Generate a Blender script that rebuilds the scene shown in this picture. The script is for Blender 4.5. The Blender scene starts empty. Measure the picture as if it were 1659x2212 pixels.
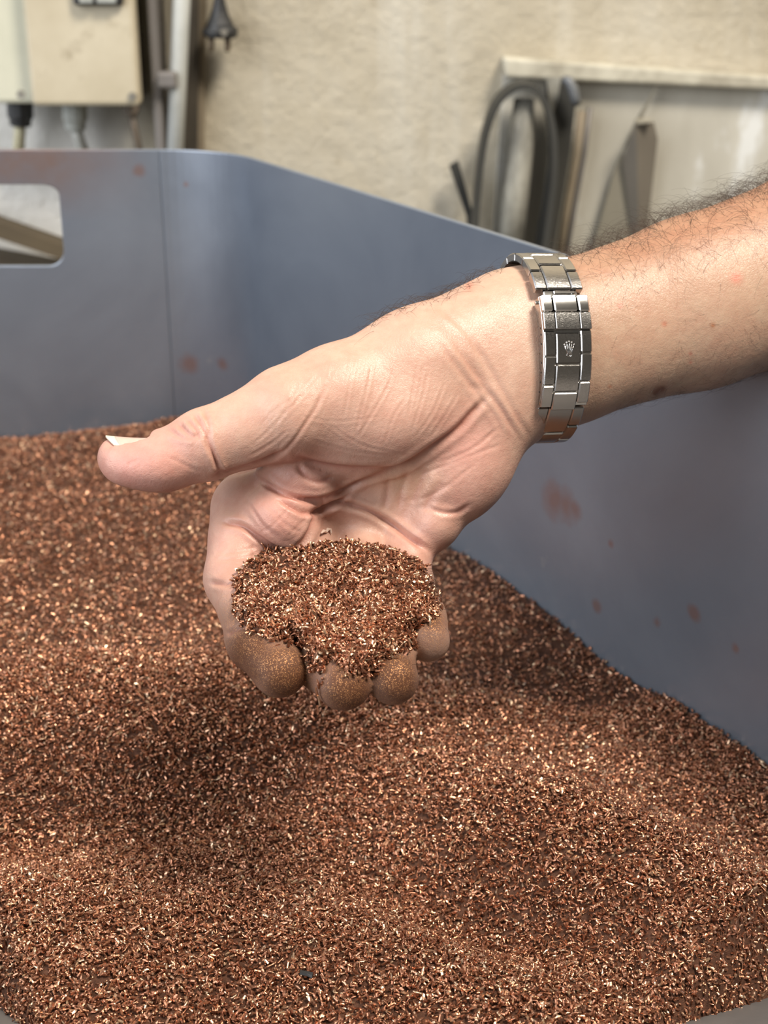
import bpy, bmesh, math, random
import numpy as np
from mathutils import Vector, Matrix

random.seed(7)
rng = np.random.default_rng(11)
scene = bpy.context.scene
COL = scene.collection

# ------------------------------------------------------------------ camera
CZ = 1.30                       # camera height above the floor
PITCH = math.radians(22.9)
FPX = 3067.0
W_PX, H_PX = 1659.0, 2212.0
sp, cp = math.sin(PITCH), math.cos(PITCH)
cam_d = bpy.data.cameras.new('camera')
cam = bpy.data.objects.new('camera', cam_d)
COL.objects.link(cam)
cam.location = (0, 0, CZ)
cam.rotation_euler = (math.pi / 2 - PITCH, 0, 0)
cam_d.sensor_fit = 'HORIZONTAL'
cam_d.sensor_width = 36.0
cam_d.lens = 36.0 * FPX / W_PX
cam_d.clip_start = 0.01
cam_d.dof.use_dof = True
cam_d.dof.focus_distance = 0.475
cam_d.dof.aperture_fstop = cam_d.lens / 3.3
scene.camera = cam

# ------------------------------------------------------------------ light
scene.view_settings.view_transform = 'Standard'
scene.view_settings.look = 'None'
scene.view_settings.gamma = 1.0
scene.view_settings.use_curve_mapping = False
scene.view_settings.exposure = 0.38
scene.cycles.adaptive_threshold = 0.02
scene.cycles.max_bounces = 4
scene.cycles.diffuse_bounces = 2
scene.cycles.glossy_bounces = 2
scene.cycles.caustics_reflective = False
scene.cycles.caustics_refractive = False
world = bpy.data.worlds.new('world')
scene.world = world
world.use_nodes = True
bg = world.node_tree.nodes['Background']
bg.inputs[0].default_value = (0.80, 0.88, 1.0, 1)
bg.inputs[1].default_value = 0.75


def area_light(name, loc, target, size, size_y, power, color):
    d = bpy.data.lights.new(name, 'AREA')
    d.shape = 'RECTANGLE'
    d.size, d.size_y = size, size_y
    d.energy = power
    d.color = color
    o = bpy.data.objects.new(name, d)
    COL.objects.link(o)
    o.location = loc
    o.rotation_euler = (Vector(target) - Vector(loc)).to_track_quat('-Z', 'Y').to_euler()
    return o


area_light('roof_lamp', (1.10, -0.15, CZ + 2.30), (0.0, 0.5, CZ - 0.25), 0.75, 0.75, 96, (1.0, 0.92, 0.80))
area_light('doorway_lamp', (-1.9, -0.75, CZ + 0.95), (0.05, 0.7, CZ - 0.2), 2.4, 2.4, 58, (0.95, 0.97, 1.0))  # added soft fill from the left; no doorway stands there

# ------------------------------------------------------------------ helpers
RIGHT = np.array([1.0, 0, 0])
UP = np.array([0, sp, cp])
BACK = np.array([0, -cp, sp])
CAMP = np.array([0, 0, CZ])


def c2w(p):
    """camera-aligned millimetres (x right, y up, z back) -> world metres"""
    p = np.asarray(p, float)
    return CAMP + (p[..., 0:1] * RIGHT + p[..., 1:2] * UP + p[..., 2:3] * BACK) / 1000.0


def pc(px, py, d):
    return np.array([(px - W_PX / 2) / FPX * d, -(py - H_PX / 2) / FPX * d, -d])


def on_y(px, py, Y):
    """world point seen at a pixel on the plane y = Y"""
    v = (px - W_PX / 2) / FPX * RIGHT - (py - H_PX / 2) / FPX * UP - BACK
    return CAMP + v * (Y / v[1])


def tag(o, label=None, cat=None, group=None, kind=None):
    if label: o['label'] = label
    if cat: o['category'] = cat
    if group: o['group'] = group
    if kind: o['kind'] = kind
    return o


def empty(name, loc=(0, 0, 0)):
    o = bpy.data.objects.new(name, None)
    o.empty_display_size = 0.02
    o.location = loc
    COL.objects.link(o)
    return o


def mesh_obj(name, verts, faces, mat, parent=None, smooth=False, bevel=0.0, seg=2):
    """verts are world coordinates; parents only ever carry a translation"""
    me = bpy.data.meshes.new(name)
    v = np.asarray(verts, float)
    org = np.array(parent.location) if parent is not None else v.mean(axis=0)
    if parent is not None and parent.parent is not None:
        org = org + np.array(parent.parent.location)
    me.from_pydata((v - org).tolist(), [], [list(map(int, f)) for f in faces])
    bm = bmesh.new(); bm.from_mesh(me)
    bmesh.ops.recalc_face_normals(bm, faces=bm.faces)
    bm.to_mesh(me); bm.free()
    me.materials.append(mat)
    if smooth:
        me.polygons.foreach_set('use_smooth', [True] * len(me.polygons))
    o = bpy.data.objects.new(name, me)
    COL.objects.link(o)
    if parent is None:
        o.location = org
    else:
        o.parent = parent
    if bevel > 0:
        m = o.modifiers.new('bevel', 'BEVEL'); m.width = bevel; m.segments = seg
        m.limit_method = 'ANGLE'; m.angle_limit = math.radians(40)
    return o


class MB:
    def __init__(s): s.v = []; s.f = []
    def add(s, v, f):
        b = len(s.v); s.v += [tuple(map(float, p)) for p in v]; s.f += [[i + b for i in q] for q in f]
        return s
    def box(s, lo, hi):
        x0, y0, z0 = lo; x1, y1, z1 = hi
        return s.add([(x0, y0, z0), (x1, y0, z0), (x1, y1, z0), (x0, y1, z0), (x0, y0, z1), (x1, y0, z1), (x1, y1, z1), (x0, y1, z1)],
                     [(0, 3, 2, 1), (4, 5, 6, 7), (0, 1, 5, 4), (1, 2, 6, 5), (2, 3, 7, 6), (3, 0, 4, 7)])
    def quadbox(s, pts, off):
        """a convex/any polygon pts (world) extruded by the vector off"""
        n = len(pts); a = [np.asarray(p, float) for p in pts]; b = [p + np.asarray(off, float) for p in a]
        return s.add(a + b, [list(range(n)), list(range(n, 2 * n))[::-1]] + [[i, (i + 1) % n, n + (i + 1) % n, n + i] for i in range(n)])
    def tube(s, pts, r, n=10, cap=True):
        pts = [np.asarray(p, float) for p in pts]
        rs = r if hasattr(r, '__len__') else [r] * len(pts)
        ref = np.array([0.31, 0.87, 0.38]); vs = []
        for i, p in enumerate(pts):
            t = pts[min(i + 1, len(pts) - 1)] - pts[max(i - 1, 0)]
            t = t / (np.linalg.norm(t) + 1e-12)
            if i == 0:
                u = np.cross(t, ref); u /= np.linalg.norm(u)
            else:
                u = u - t * np.dot(u, t); u /= np.linalg.norm(u)
            w = np.cross(t, u)
            for k in range(n):
                a = 2 * math.pi * k / n
                vs.append(p + rs[i] * (math.cos(a) * u + math.sin(a) * w))
        fs = [[i * n + k, i * n + (k + 1) % n, (i + 1) * n + (k + 1) % n, (i + 1) * n + k] for i in range(len(pts) - 1) for k in range(n)]
        if cap:
            fs += [list(range(n))[::-1], list(range((len(pts) - 1) * n, len(pts) * n))]
        return s.add(vs, fs)
    def obj(s, name, mat, parent=None, **kw):
        return mesh_obj(name, s.v, s.f, mat, parent, **kw)


# ------------------------------------------------------------------ materials
def new_mat(name):
    m = bpy.data.materials.new(name); m.use_nodes = True
    nt = m.node_tree
    return m, nt, nt.nodes['Principled BSDF']


def N(nt, typ, **kw):
    n = nt.nodes.new(typ)
    for k, v in kw.items():
        if k == 'ins':
            for a, b in v.items(): n.inputs[a].default_value = b
        else:
            setattr(n, k, v)
    return n


def ramp(nt, fac, stops):
    r = nt.nodes.new('ShaderNodeValToRGB')
    els = r.color_ramp.elements
    while len(els) < len(stops): els.new(0.5)
    for e, (p, c) in zip(els, stops):
        e.position = p; e.color = (*c, 1) if len(c) == 3 else c
    nt.links.new(fac, r.inputs[0])
    return r.outputs[0]


def coords(nt, scale=(1, 1, 1)):
    t = nt.nodes.new('ShaderNodeTexCoord')
    m = nt.nodes.new('ShaderNodeMapping'); m.inputs['Scale'].default_value = scale
    nt.links.new(t.outputs['Object'], m.inputs[0])
    return m.outputs[0]


def noise(nt, vec, scale, detail=4, rough=0.55, dist=0.0):
    n = N(nt, 'ShaderNodeTexNoise', ins={'Scale': scale, 'Detail': detail, 'Roughness': rough, 'Distortion': dist})
    nt.links.new(vec, n.inputs['Vector'])
    return n.outputs[0]


def mixc(nt, fac, a, b, mode='MIX'):
    m = N(nt, 'ShaderNodeMix', data_type='RGBA', blend_type=mode)
    for sock, v in ((m.inputs[0], fac), (m.inputs[6], a), (m.inputs[7], b)):
        if hasattr(v, 'is_linked') or hasattr(v, 'links'):
            nt.links.new(v, sock)
        elif isinstance(v, (int, float)):
            sock.default_value = v
        else:
            sock.default_value = (*v, 1)
    return m.outputs[2]


def mathn(nt, op, a, b=None, clamp=False):
    m = N(nt, 'ShaderNodeMath', operation=op, use_clamp=clamp)
    for i, v in enumerate((a, b)):
        if v is None: continue
        if isinstance(v, (int, float)): m.inputs[i].default_value = v
        else: nt.links.new(v, m.inputs[i])
    return m.outputs[0]


def bump(nt, h, strength, dist, bsdf, prev=None):
    b = N(nt, 'ShaderNodeBump', ins={'Strength': strength, 'Distance': dist})
    nt.links.new(h, b.inputs['Height'])
    if prev is not None: nt.links.new(prev, b.inputs['Normal'])
    nt.links.new(b.outputs[0], bsdf.inputs['Normal'])
    return b.outputs[0]


def mottled(name, c0, c1, scale=20, rough=0.6, metal=0.0, bump_s=0.2, bump_d=0.002, stretch=(1, 1, 1), spots=None, fine=None):
    m, nt, b = new_mat(name)
    v = coords(nt, stretch)
    n = noise(nt, v, scale, 6, 0.6)
    col = ramp(nt, n, [(0.3, c0), (0.7, c1)])
    if spots:
        n2 = noise(nt, v, spots[0], 5, 0.7)
        f = ramp(nt, n2, [(spots[2], (0, 0, 0)), (spots[2] + 0.12, (1, 1, 1))])
        col = mixc(nt, f, col, spots[1])
    nt.links.new(col, b.inputs['Base Color'])
    b.inputs['Roughness'].default_value = rough
    b.inputs['Metallic'].default_value = metal
    n3 = noise(nt, v, fine or scale * 6, 5, 0.6)
    bump(nt, n3, bump_s, bump_d, b)
    return m


M = {}
M['plastic_cream'] = mottled('cream_enclosure', (0.50, 0.43, 0.30), (0.62, 0.55, 0.41), 14, 0.5, 0, 0.1, 0.001, spots=(9, (0.30, 0.24, 0.15), 0.60))
M['plastic_body'] = mottled('pale_enclosure', (0.56, 0.55, 0.43), (0.66, 0.64, 0.51), 14, 0.5, 0, 0.1, 0.001)
M['plastic_black'] = mottled('black_plastic', (0.012, 0.012, 0.013), (0.03, 0.03, 0.03), 30, 0.45, 0, 0.1, 0.0005)
M['plastic_grey'] = mottled('grey_plastic', (0.35, 0.36, 0.33), (0.45, 0.46, 0.42), 30, 0.5, 0, 0.1, 0.0005)
M['white_label'] = mottled('white_paper', (0.75, 0.77, 0.75), (0.8, 0.82, 0.8), 20, 0.6, 0, 0.02, 0.0005)
M['cable_cream'] = mottled('cream_cable', (0.50, 0.46, 0.30), (0.58, 0.53, 0.36), 40, 0.5)
M['cable_grey'] = mottled('grey_cable', (0.42, 0.42, 0.38), (0.5, 0.5, 0.46), 40, 0.5)
M['cable_brown'] = mottled('brown_cable', (0.14, 0.11, 0.085), (0.2, 0.16, 0.12), 40, 0.6)
M['channel'] = mottled('grey_steel_channel', (0.17, 0.155, 0.145), (0.24, 0.22, 0.205), 6, 0.5, 0.3, 0.1, 0.001, (1, 1, 0.25))
M['conduit'] = mottled('pale_conduit', (0.48, 0.49, 0.46), (0.62, 0.63, 0.60), 30, 0.45, 0, 0.1, 0.001, spots=(60, (0.25, 0.24, 0.2), 0.66))
M['duct'] = mottled('dark_duct', (0.05, 0.042, 0.032), (0.085, 0.07, 0.052), 20, 0.6, 0, 0.2, 0.001)
M['duct_edge'] = mottled('brown_strip', (0.22, 0.175, 0.12), (0.32, 0.26, 0.18), 20, 0.7, 0, 0.2, 0.001)
M['screw'] = mottled('screw_metal', (0.3, 0.28, 0.24), (0.45, 0.42, 0.36), 60, 0.4, 0.8)
M['brass'] = mottled('brass_pin', (0.16, 0.12, 0.08), (0.24, 0.18, 0.12), 60, 0.5, 0.5)
M['rubber'] = mottled('black_rubber', (0.022, 0.022, 0.019), (0.065, 0.062, 0.053), 12, 0.6, 0, 0.3, 0.001, (1, 1, 0.3))
M['dusty_pipe'] = mottled('dusty_pipe', (0.07, 0.065, 0.052), (0.50, 0.48, 0.41), 34, 0.55, 0, 0.4, 0.003, (1, 1, 0.4))
M['panel'] = mottled('pale_sheet', (0.42, 0.39, 0.32), (0.64, 0.61, 0.53), 9, 0.5, 0, 0.2, 0.002, (1, 1, 0.35), spots=(16, (0.78, 0.78, 0.75), 0.56))
M['panel_rail'] = mottled('pale_rail', (0.32, 0.285, 0.215), (0.66, 0.62, 0.50), 30, 0.6, 0, 0.3, 0.002)
M['fin'] = mottled('grey_brown_sheet', (0.20, 0.18, 0.14), (0.27, 0.245, 0.19), 9, 0.5, 0, 0.1, 0.001)
M['fin_dark'] = mottled('dark_grey_brown_sheet', (0.15, 0.13, 0.105), (0.21, 0.185, 0.15), 9, 0.5, 0, 0.1, 0.001)
M['hook'] = mottled('grey_hook', (0.10, 0.105, 0.11), (0.24, 0.25, 0.26), 40, 0.4, 0.2)
M['wood_dark'] = mottled('dark_board', (0.05, 0.036, 0.02), (0.13, 0.095, 0.052), 8, 0.7, 0, 0.3, 0.002, (0.3, 1, 1))


def wall_mat():
    m, nt, b = new_mat('old_plaster')
    g = N(nt, 'ShaderNodeNewGeometry')
    v = g.outputs['Position']
    n = noise(nt, v, 4.5, 7, 0.65)
    col = ramp(nt, n, [(0.30, (0.40, 0.345, 0.25)), (0.52, (0.52, 0.46, 0.35)), (0.72, (0.61, 0.555, 0.45))])
    mp = N(nt, 'ShaderNodeMapping'); mp.inputs['Scale'].default_value = (6, 1, 0.6); nt.links.new(v, mp.inputs[0])
    n2 = noise(nt, mp.outputs[0], 3, 5, 0.65)
    f = ramp(nt, n2, [(0.50, (0, 0, 0)), (0.72, (0.6, 0.6, 0.6))])
    col = mixc(nt, f, col, (0.66, 0.62, 0.53))
    n4 = noise(nt, v, 30, 5, 0.75)
    f4 = ramp(nt, n4, [(0.60, (0, 0, 0)), (0.70, (0.6, 0.6, 0.6))])
    col = mixc(nt, f4, col, (0.33, 0.27, 0.18))
    # unpainted white stucco low behind the electrical box
    sx = N(nt, 'ShaderNodeSeparateXYZ'); nt.links.new(v, sx.inputs[0])
    wx = wp0(250, 260)
    a = N(nt, 'ShaderNodeMapRange', ins={'From Min': wx[0] + 0.03, 'From Max': wx[0] - 0.02}); nt.links.new(sx.outputs[0], a.inputs['Value'])
    c = N(nt, 'ShaderNodeMapRange', ins={'From Min': wx[2] + 0.06, 'From Max': wx[2] + 0.02}); nt.links.new(sx.outputs[2], c.inputs['Value'])
    e = N(nt, 'ShaderNodeMapRange', ins={'From Min': wx[2] - 0.20, 'From Max': wx[2] - 0.12}); nt.links.new(sx.outputs[2], e.inputs['Value'])
    msk = mathn(nt, 'MULTIPLY', mathn(nt, 'MULTIPLY', a.outputs[0], c.outputs[0]), e.outputs[0])
    col = mixc(nt, mathn(nt, 'MULTIPLY', msk, 0.8), col, (0.78, 0.77, 0.74))
    nt.links.new(col, b.inputs['Base Color'])
    b.inputs['Roughness'].default_value = 0.8
    n3 = noise(nt, v, 85, 6, 0.65)
    p = bump(nt, n3, 0.55, 0.007, b)
    n5 = noise(nt, v, 11, 3, 0.5)
    bump(nt, n5, 0.2, 0.02, b, p)
    return m


def wp0(px, py): return on_y(px, py, 1.50)


def steel_mat():
    m, nt, b = new_mat('worn_sheet_steel')
    g = N(nt, 'ShaderNodeNewGeometry')
    pos = g.outputs['Position']
    n = noise(nt, pos, 7, 6, 0.6, 0.4)
    col = ramp(nt, n, [(0.3, (0.235, 0.27, 0.33)), (0.7, (0.325, 0.365, 0.43))])
    # brown worn band along the hand hole, rust patches
    def hit(px, py):
        for Y in np.arange(0.3, 1.2, 0.0005):
            p = on_y(px, py, Y)
            if Y > 0.945 or p[0] > 0.4626 - 0.6 * Y or (p[0] > -0.147 and Y > 0.87 and math.hypot(p[0] + 0.147, Y - 0.87) > 0.075):
                return p
    def spot(px, py, Y, rad, soft=0.5):
        p = hit(px, py)
        s = N(nt, 'ShaderNodeVectorMath', operation='DISTANCE')
        nt.links.new(pos, s.inputs[0]); s.inputs[1].default_value = tuple(p)
        d = mathn(nt, 'ADD', s.outputs['Value'], mathn(nt, 'MULTIPLY', mathn(nt, 'SUBTRACT', nn, 0.5), rad * 2.2))
        mr = N(nt, 'ShaderNodeMapRange', ins={'From Min': rad * (1 + soft), 'From Max': rad * (1 - soft), 'To Min': 0, 'To Max': 1})
        nt.links.new(d, mr.inputs['Value'])
        return mr.outputs[0]
    def pan2_y(px):      # depth of the slanting side panel at a pixel column
        k = (px - W_PX / 2) / FPX
        return 0.4626 / (0.6 + k / 1.0)
    nn = noise(nt, pos, 60, 4, 0.6)
    rust = None
    for (px, py, Y, rad) in ((300, 370, 0.94, 0.0035), (412, 785, 0.93, 0.006), (480, 785, 0.92, 0.004), (402, 398, 0.93, 0.0016),
                             (1200, 1080, 0.60, 0.0075), (1222, 1092, 0.60, 0.0075), (1240, 1098, 0.60, 0.005), (1320, 1175, 0.575, 0.0018), (1500, 1325, 0.52, 0.003), (1290, 1310, 0.57, 0.003), (1420, 1345, 0.545, 0.0025), (1590, 1400, 0.51, 0.002)):
        s = spot(px, py, Y, rad)
        rust = s if rust is None else mathn(nt, 'MAXIMUM', rust, s)
    col = mixc(nt, mathn(nt, 'MULTIPLY', rust, 0.6), col, (0.30, 0.155, 0.11))
    n2 = noise(nt, pos, 30, 5, 0.75)
    sx = N(nt, 'ShaderNodeSeparateXYZ'); nt.links.new(pos, sx.inputs[0])
    # rubbed brown band near the rim of the back panel
    rim = N(nt, 'ShaderNodeMapRange', ins={'From Min': CZ - 0.19, 'From Max': CZ - 0.15})
    nt.links.new(sx.outputs[2], rim.inputs['Value'])
    lft = N(nt, 'ShaderNodeMapRange', ins={'From Min': -0.15, 'From Max': -0.215})
    nt.links.new(sx.outputs[0], lft.inputs['Value'])
    br = mathn(nt, 'MULTIPLY', mathn(nt, 'MULTIPLY', rim.outputs[0], lft.outputs[0]), n2)
    col = mixc(nt, mathn(nt, 'MULTIPLY', br, 1.3, True), col, (0.30, 0.19, 0.15))
    f = ramp(nt, n2, [(0.66, (0, 0, 0)), (0.72, (0.45, 0.45, 0.45))])
    col = mixc(nt, f, col, (0.40, 0.41, 0.43))
    nt.links.new(col, b.inputs['Base Color'])
    b.inputs['Metallic'].default_value = 0.62
    r = ramp(nt, n, [(0.2, (0.30, 0.30, 0.30)), (0.8, (0.40, 0.40, 0.40))])
    nt.links.new(r, b.inputs['Roughness'])
    n3 = noise(nt, pos, 14, 3, 0.5)
    bump(nt, n3, 0.12, 0.004, b)
    return m


def copper_mat(name, dark):
    m, nt, b = new_mat(name)
    oi = N(nt, 'ShaderNodeObjectInfo')
    g = N(nt, 'ShaderNodeNewGeometry')
    k = dark
    col = ramp(nt, oi.outputs['Random'], [(0.0, (0.38 * k, 0.165 * k, 0.088 * k)), (0.45, (0.64 * k, 0.285 * k, 0.168 * k)), (0.85, (0.80 * k, 0.42 * k, 0.26 * k)), (1.0, (1.0 * k, 0.72 * k, 0.48 * k))])
    n = noise(nt, g.outputs['Position'], 900, 2, 0.5)
    col = mixc(nt, 0.5, col, ramp(nt, n, [(0.3, (0.5, 0.5, 0.5)), (0.7, (1, 1, 1))]), 'MULTIPLY')
    nt.links.new(col, b.inputs['Base Color'])
    b.inputs['Metallic'].default_value = 0.9
    b.inputs['Roughness'].default_value = 0.30
    bump(nt, noise(nt, g.outputs['Position'], 1500, 2, 0.5), 0.5, 0.0003, b)
    return m


def skin_mat():
    m, nt, b = new_mat('skin')
    a = N(nt, 'ShaderNodeAttribute', attribute_name='tone')
    d = N(nt, 'ShaderNodeAttribute', attribute_name='dust')
    v = coords(nt)
    n = noise(nt, v, 180, 4, 0.6)
    col = mixc(nt, 0.28, a.outputs['Color'], ramp(nt, n, [(0.35, (0.72, 0.50, 0.44)), (0.65, (1.0, 0.98, 0.95))]), 'MULTIPLY')
    n1 = noise(nt, v, 70, 3, 0.6)
    col = mixc(nt, 0.22, col, ramp(nt, n1, [(0.35, (1.0, 0.72, 0.66)), (0.65, (1.0, 1.0, 0.96))]), 'MULTIPLY')
    # fine copper powder clinging to the finger pads
    n2 = noise(nt, v, 2600, 2, 0.6)
    dn = mathn(nt, 'MULTIPLY', d.outputs['Fac'], mathn(nt, 'ADD', mathn(nt, 'MULTIPLY', n2, 0.6), 0.6), True)
    col = mixc(nt, dn, col, mixc(nt, n2, (0.055, 0.021, 0.011), (0.16, 0.066, 0.030)))
    vo = N(nt, 'ShaderNodeTexVoronoi', ins={'Scale': 5200.0}); nt.links.new(v, vo.inputs['Vector'])
    sep = N(nt, 'ShaderNodeSeparateColor'); nt.links.new(vo.outputs['Color'], sep.inputs[0])
    spark = mathn(nt, 'MULTIPLY', mathn(nt, 'GREATER_THAN', sep.outputs[0], 0.88), d.outputs['Fac'], True)
    col = mixc(nt, mathn(nt, 'MULTIPLY', spark, 0.8), col, (0.75, 0.39, 0.18))
    nt.links.new(col, b.inputs['Base Color'])
    nt.links.new(mathn(nt, 'MULTIPLY', spark, 0.85), b.inputs['Metallic'])
    nt.links.new(mathn(nt, 'ADD', mathn(nt, 'MULTIPLY', d.outputs['Fac'], 0.2), 0.42), b.inputs['Roughness'])
    nt.links.new(mathn(nt, 'SUBTRACT', 0.5, mathn(nt, 'MULTIPLY', d.outputs['Fac'], 0.3)), b.inputs['Specular IOR Level'])
    b.inputs['Subsurface Weight'].default_value = 0.12
    b.inputs['Subsurface Radius'].default_value = (1.0, 0.32, 0.2)
    b.inputs['Subsurface Scale'].default_value = 0.0022
    vs = N(nt, 'ShaderNodeTexVoronoi', ins={'Scale': 1050.0}, feature='DISTANCE_TO_EDGE')
    nt.links.new(v, vs.inputs['Vector'])
    p = bump(nt, ramp(nt, vs.outputs['Distance'], [(0.0, (0, 0, 0)), (0.12, (1, 1, 1))]), 0.16, 0.0003, b)
    n3 = noise(nt, v, 420, 4, 0.65)
    bump(nt, n3, 0.30, 0.0008, b, p)
    return m


M['wall'] = wall_mat()
M['steel'] = steel_mat()
M['copper'] = copper_mat('copper_granule', 0.76)
M['copper_base'] = mottled('copper_bed', (0.06, 0.025, 0.014), (0.16, 0.07, 0.04), 400, 0.6, 0.6, 0.5, 0.002)
M['skin'] = skin_mat()
M['lip'] = mottled('dull_steel', (0.13, 0.12, 0.115), (0.19, 0.175, 0.165), 18, 0.55, 0.3, 0.1, 0.001)
M['floor'] = mottled('concrete', (0.16, 0.15, 0.13), (0.24, 0.22, 0.19), 5, 0.8, 0, 0.3, 0.004)


def simple(name, c, rough, metal=0.0, spec=None):
    m, nt, b = new_mat(name)
    v = coords(nt)
    n = noise(nt, v, 400, 3, 0.6)
    nt.links.new(ramp(nt, n, [(0.3, tuple(x * 0.88 for x in c)), (0.7, c)]), b.inputs['Base Color'])
    b.inputs['Roughness'].default_value = rough
    b.inputs['Metallic'].default_value = metal
    return m


def brushed(name, c, r0, r1, strength):
    m, nt, b = new_mat(name)
    v = coords(nt, (1, 6, 6))
    n = noise(nt, v, 900, 3, 0.7)
    b.inputs['Base Color'].default_value = (*c, 1)
    b.inputs['Metallic'].default_value = 1.0
    nt.links.new(ramp(nt, n, [(0.3, (r0,) * 3), (0.7, (r1,) * 3)]), b.inputs['Roughness'])
    v2 = coords(nt, (0.6, 1.6, 1.2))
    n2 = noise(nt, v2, 1300, 2, 0.8, 2.0)
    bump(nt, n2, strength, 0.0001, b)
    return m


M['watch_steel'] = brushed('brushed_watch_steel', (0.44, 0.42, 0.40), 0.14, 0.26, 0.25)
M['watch_polish'] = simple('polished_watch_steel', (0.62, 0.60, 0.57), 0.08, 1.0)
M['hole'] = simple('dark_hole', (0.02, 0.018, 0.016), 0.7)
M['nail'] = simple('nail', (0.72, 0.47, 0.40), 0.30)
M['nail_tip'] = simple('nail_tip', (0.82, 0.74, 0.58), 0.42)
M['hair'] = simple('dark_hair', (0.05, 0.032, 0.024), 0.45)

# ------------------------------------------------------------------ the setting
YW = 1.50
wl = MB().box((-2.6, YW, 0), (2.6, YW + 0.12, 4.2)).obj('wall_back', M['wall'])
tag(wl, kind='structure')
fl = MB().box((-2.6, -2.4, -0.1), (2.6, YW + 0.12, 0)).obj('floor', M['floor'])
tag(fl, kind='structure')
M['room'] = mottled('room_wall', (0.20, 0.19, 0.17), (0.27, 0.25, 0.23), 3, 0.8, 0, 0.2, 0.003)
for nm_, lo_, hi_ in (('wall_front', (-2.6, -2.52, 0), (2.72, -2.4, 4.2)), ('wall_right', (2.6, -2.4, 0), (2.72, YW + 0.12, 4.2)), ('ceiling', (-2.6, -2.52, 4.2), (2.72, YW + 0.12, 4.3))):
    tag(MB().box(lo_, hi_).obj(nm_, M['room']), kind='structure')

# ------------------------------------------------------------------ steel bin
RIMZ = CZ - 0.1426
TH = 0.003
binr = empty('steel_bin', (0.0, 0.6, 0.0))
tag(binr, 'grey sheet-steel bin with hand hole in back panel, filled with copper granules', 'bin')


def sheet(name, path, z0, z1, mat, parent, th=TH, closed=False, bulge=None):
    """vertical sheet along a plan path (inner face), thickness to the right of travel"""
    p = [np.array(q, float) for q in path]; n = len(p); out = []
    for i in range(n):
        a = p[i] - p[i - 1] if i > 0 else p[1] - p[0]
        b = p[i + 1] - p[i] if i < n - 1 else p[-1] - p[-2]
        a /= np.linalg.norm(a); b /= np.linalg.norm(b)
        t = a + b; t /= np.linalg.norm(t)
        out.append(p[i] + np.array([-t[1], t[0]]) * th / max(0.3, np.dot(t, a)))
    mb = MB(); V = []
    for q, o in zip(p, out):
        V += [(*q, z0), (*q, z1), (*o, z1), (*o, z0)]
    F = []
    for i in range(n - 1):
        for k in range(4):
            F.append([i * 4 + k, i * 4 + (k + 1) % 4, (i + 1) * 4 + (k + 1) % 4, (i + 1) * 4 + k])
    F += [[0, 1, 2, 3], [(n - 1) * 4 + k for k in (3, 2, 1, 0)]]
    return mb.add(V, F).obj(name, mat, parent, bevel=0.0007)


YB = 0.945                       # back panel plane
# rounded corner between the back panel and the slanting side panel
dirs = np.array([0.5145, -0.8575])
corner = np.array([(0.4626 - 0.6 * YB), YB])
R = 0.075
ang = math.acos(np.dot([1, 0], dirs)); tl = R * math.tan(ang / 2)
c0 = corner + np.array([-tl, 0]); cen = c0 + np.array([0, -R])
arc = [cen + R * np.array([math.sin(ang * k / 14), math.cos(ang * k / 14)]) for k in range(15)]
end = corner + dirs * 0.86
side_path = [c0] + arc[1:] + [corner + dirs * t for t in (0.12, 0.2, 0.3, 0.4, 0.5, 0.6, 0.7)] + [end]
sheet('side_panel', side_path, 0.25, RIMZ, M['steel'], binr)
# back panel with the hand hole
hx0, hx1 = on_y(-150, 490, YB)[0], on_y(133, 490, YB)[0]
hz1, hz0 = on_y(60, 399, YB)[2], on_y(60, 574, YB)[2]
x0b, x1b, z0b, z1b = -0.62, c0[0], 0.25, RIMZ
rr = 0.011; K = 8; inner = []; outer = []
for (cx, cz, a0, ox, oz) in ((hx1 - rr, hz1 - rr * 0.6, 0, x1b, z1b), (hx0 + rr, hz1 - rr, 90, x0b, z1b), (hx0 + rr, hz0 + rr, 180, x0b, z0b), (hx1 - rr, hz0 + rr, 270, x1b, z0b)):
    for k in range(K + 1):
        a = math.radians(a0 + 90 * k / K)
        inner.append((cx + rr * math.cos(a), cz + rr * math.sin(a) * (0.6 if a0 == 0 else 1)))
        outer.append((ox, oz))
nI = len(inner); V = []; F = []
for yy in (YB, YB + TH):
    V += [(x, yy, z) for x, z in inner] + [(x0b, yy, z0b), (x1b, yy, z0b), (x1b, yy, z1b), (x0b, yy, z1b)]
cidx = {(x0b, z0b): 0, (x1b, z0b): 1, (x1b, z1b): 2, (x0b, z1b): 3}
for s in (0, 1):
    B = s * (nI + 4)
    for i in range(nI):
        j = (i + 1) % nI
        oi_, oj_ = cidx[outer[i]], cidx[outer[j]]
        F.append([B + i, B + j, B + nI + oj_] + ([B + nI + oi_] if oi_ != oj_ else []))
for i in range(nI):
    j = (i + 1) % nI
    F.append([i, j, nI + 4 + j, nI + 4 + i])
for a, b_ in ((0, 1), (1, 2), (2, 3), (3, 0)):
    F.append([nI + a, nI + b_, 2 * nI + 4 + b_, 2 * nI + 4 + a])
MB().add(V, F).obj('back_panel', M['steel'], binr, bevel=0.0007)
sheet('side_panel', [(-0.62, 0.16), (-0.62, 0.5), (-0.62, YB)], 0.25, RIMZ, M['steel'], binr)
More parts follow.
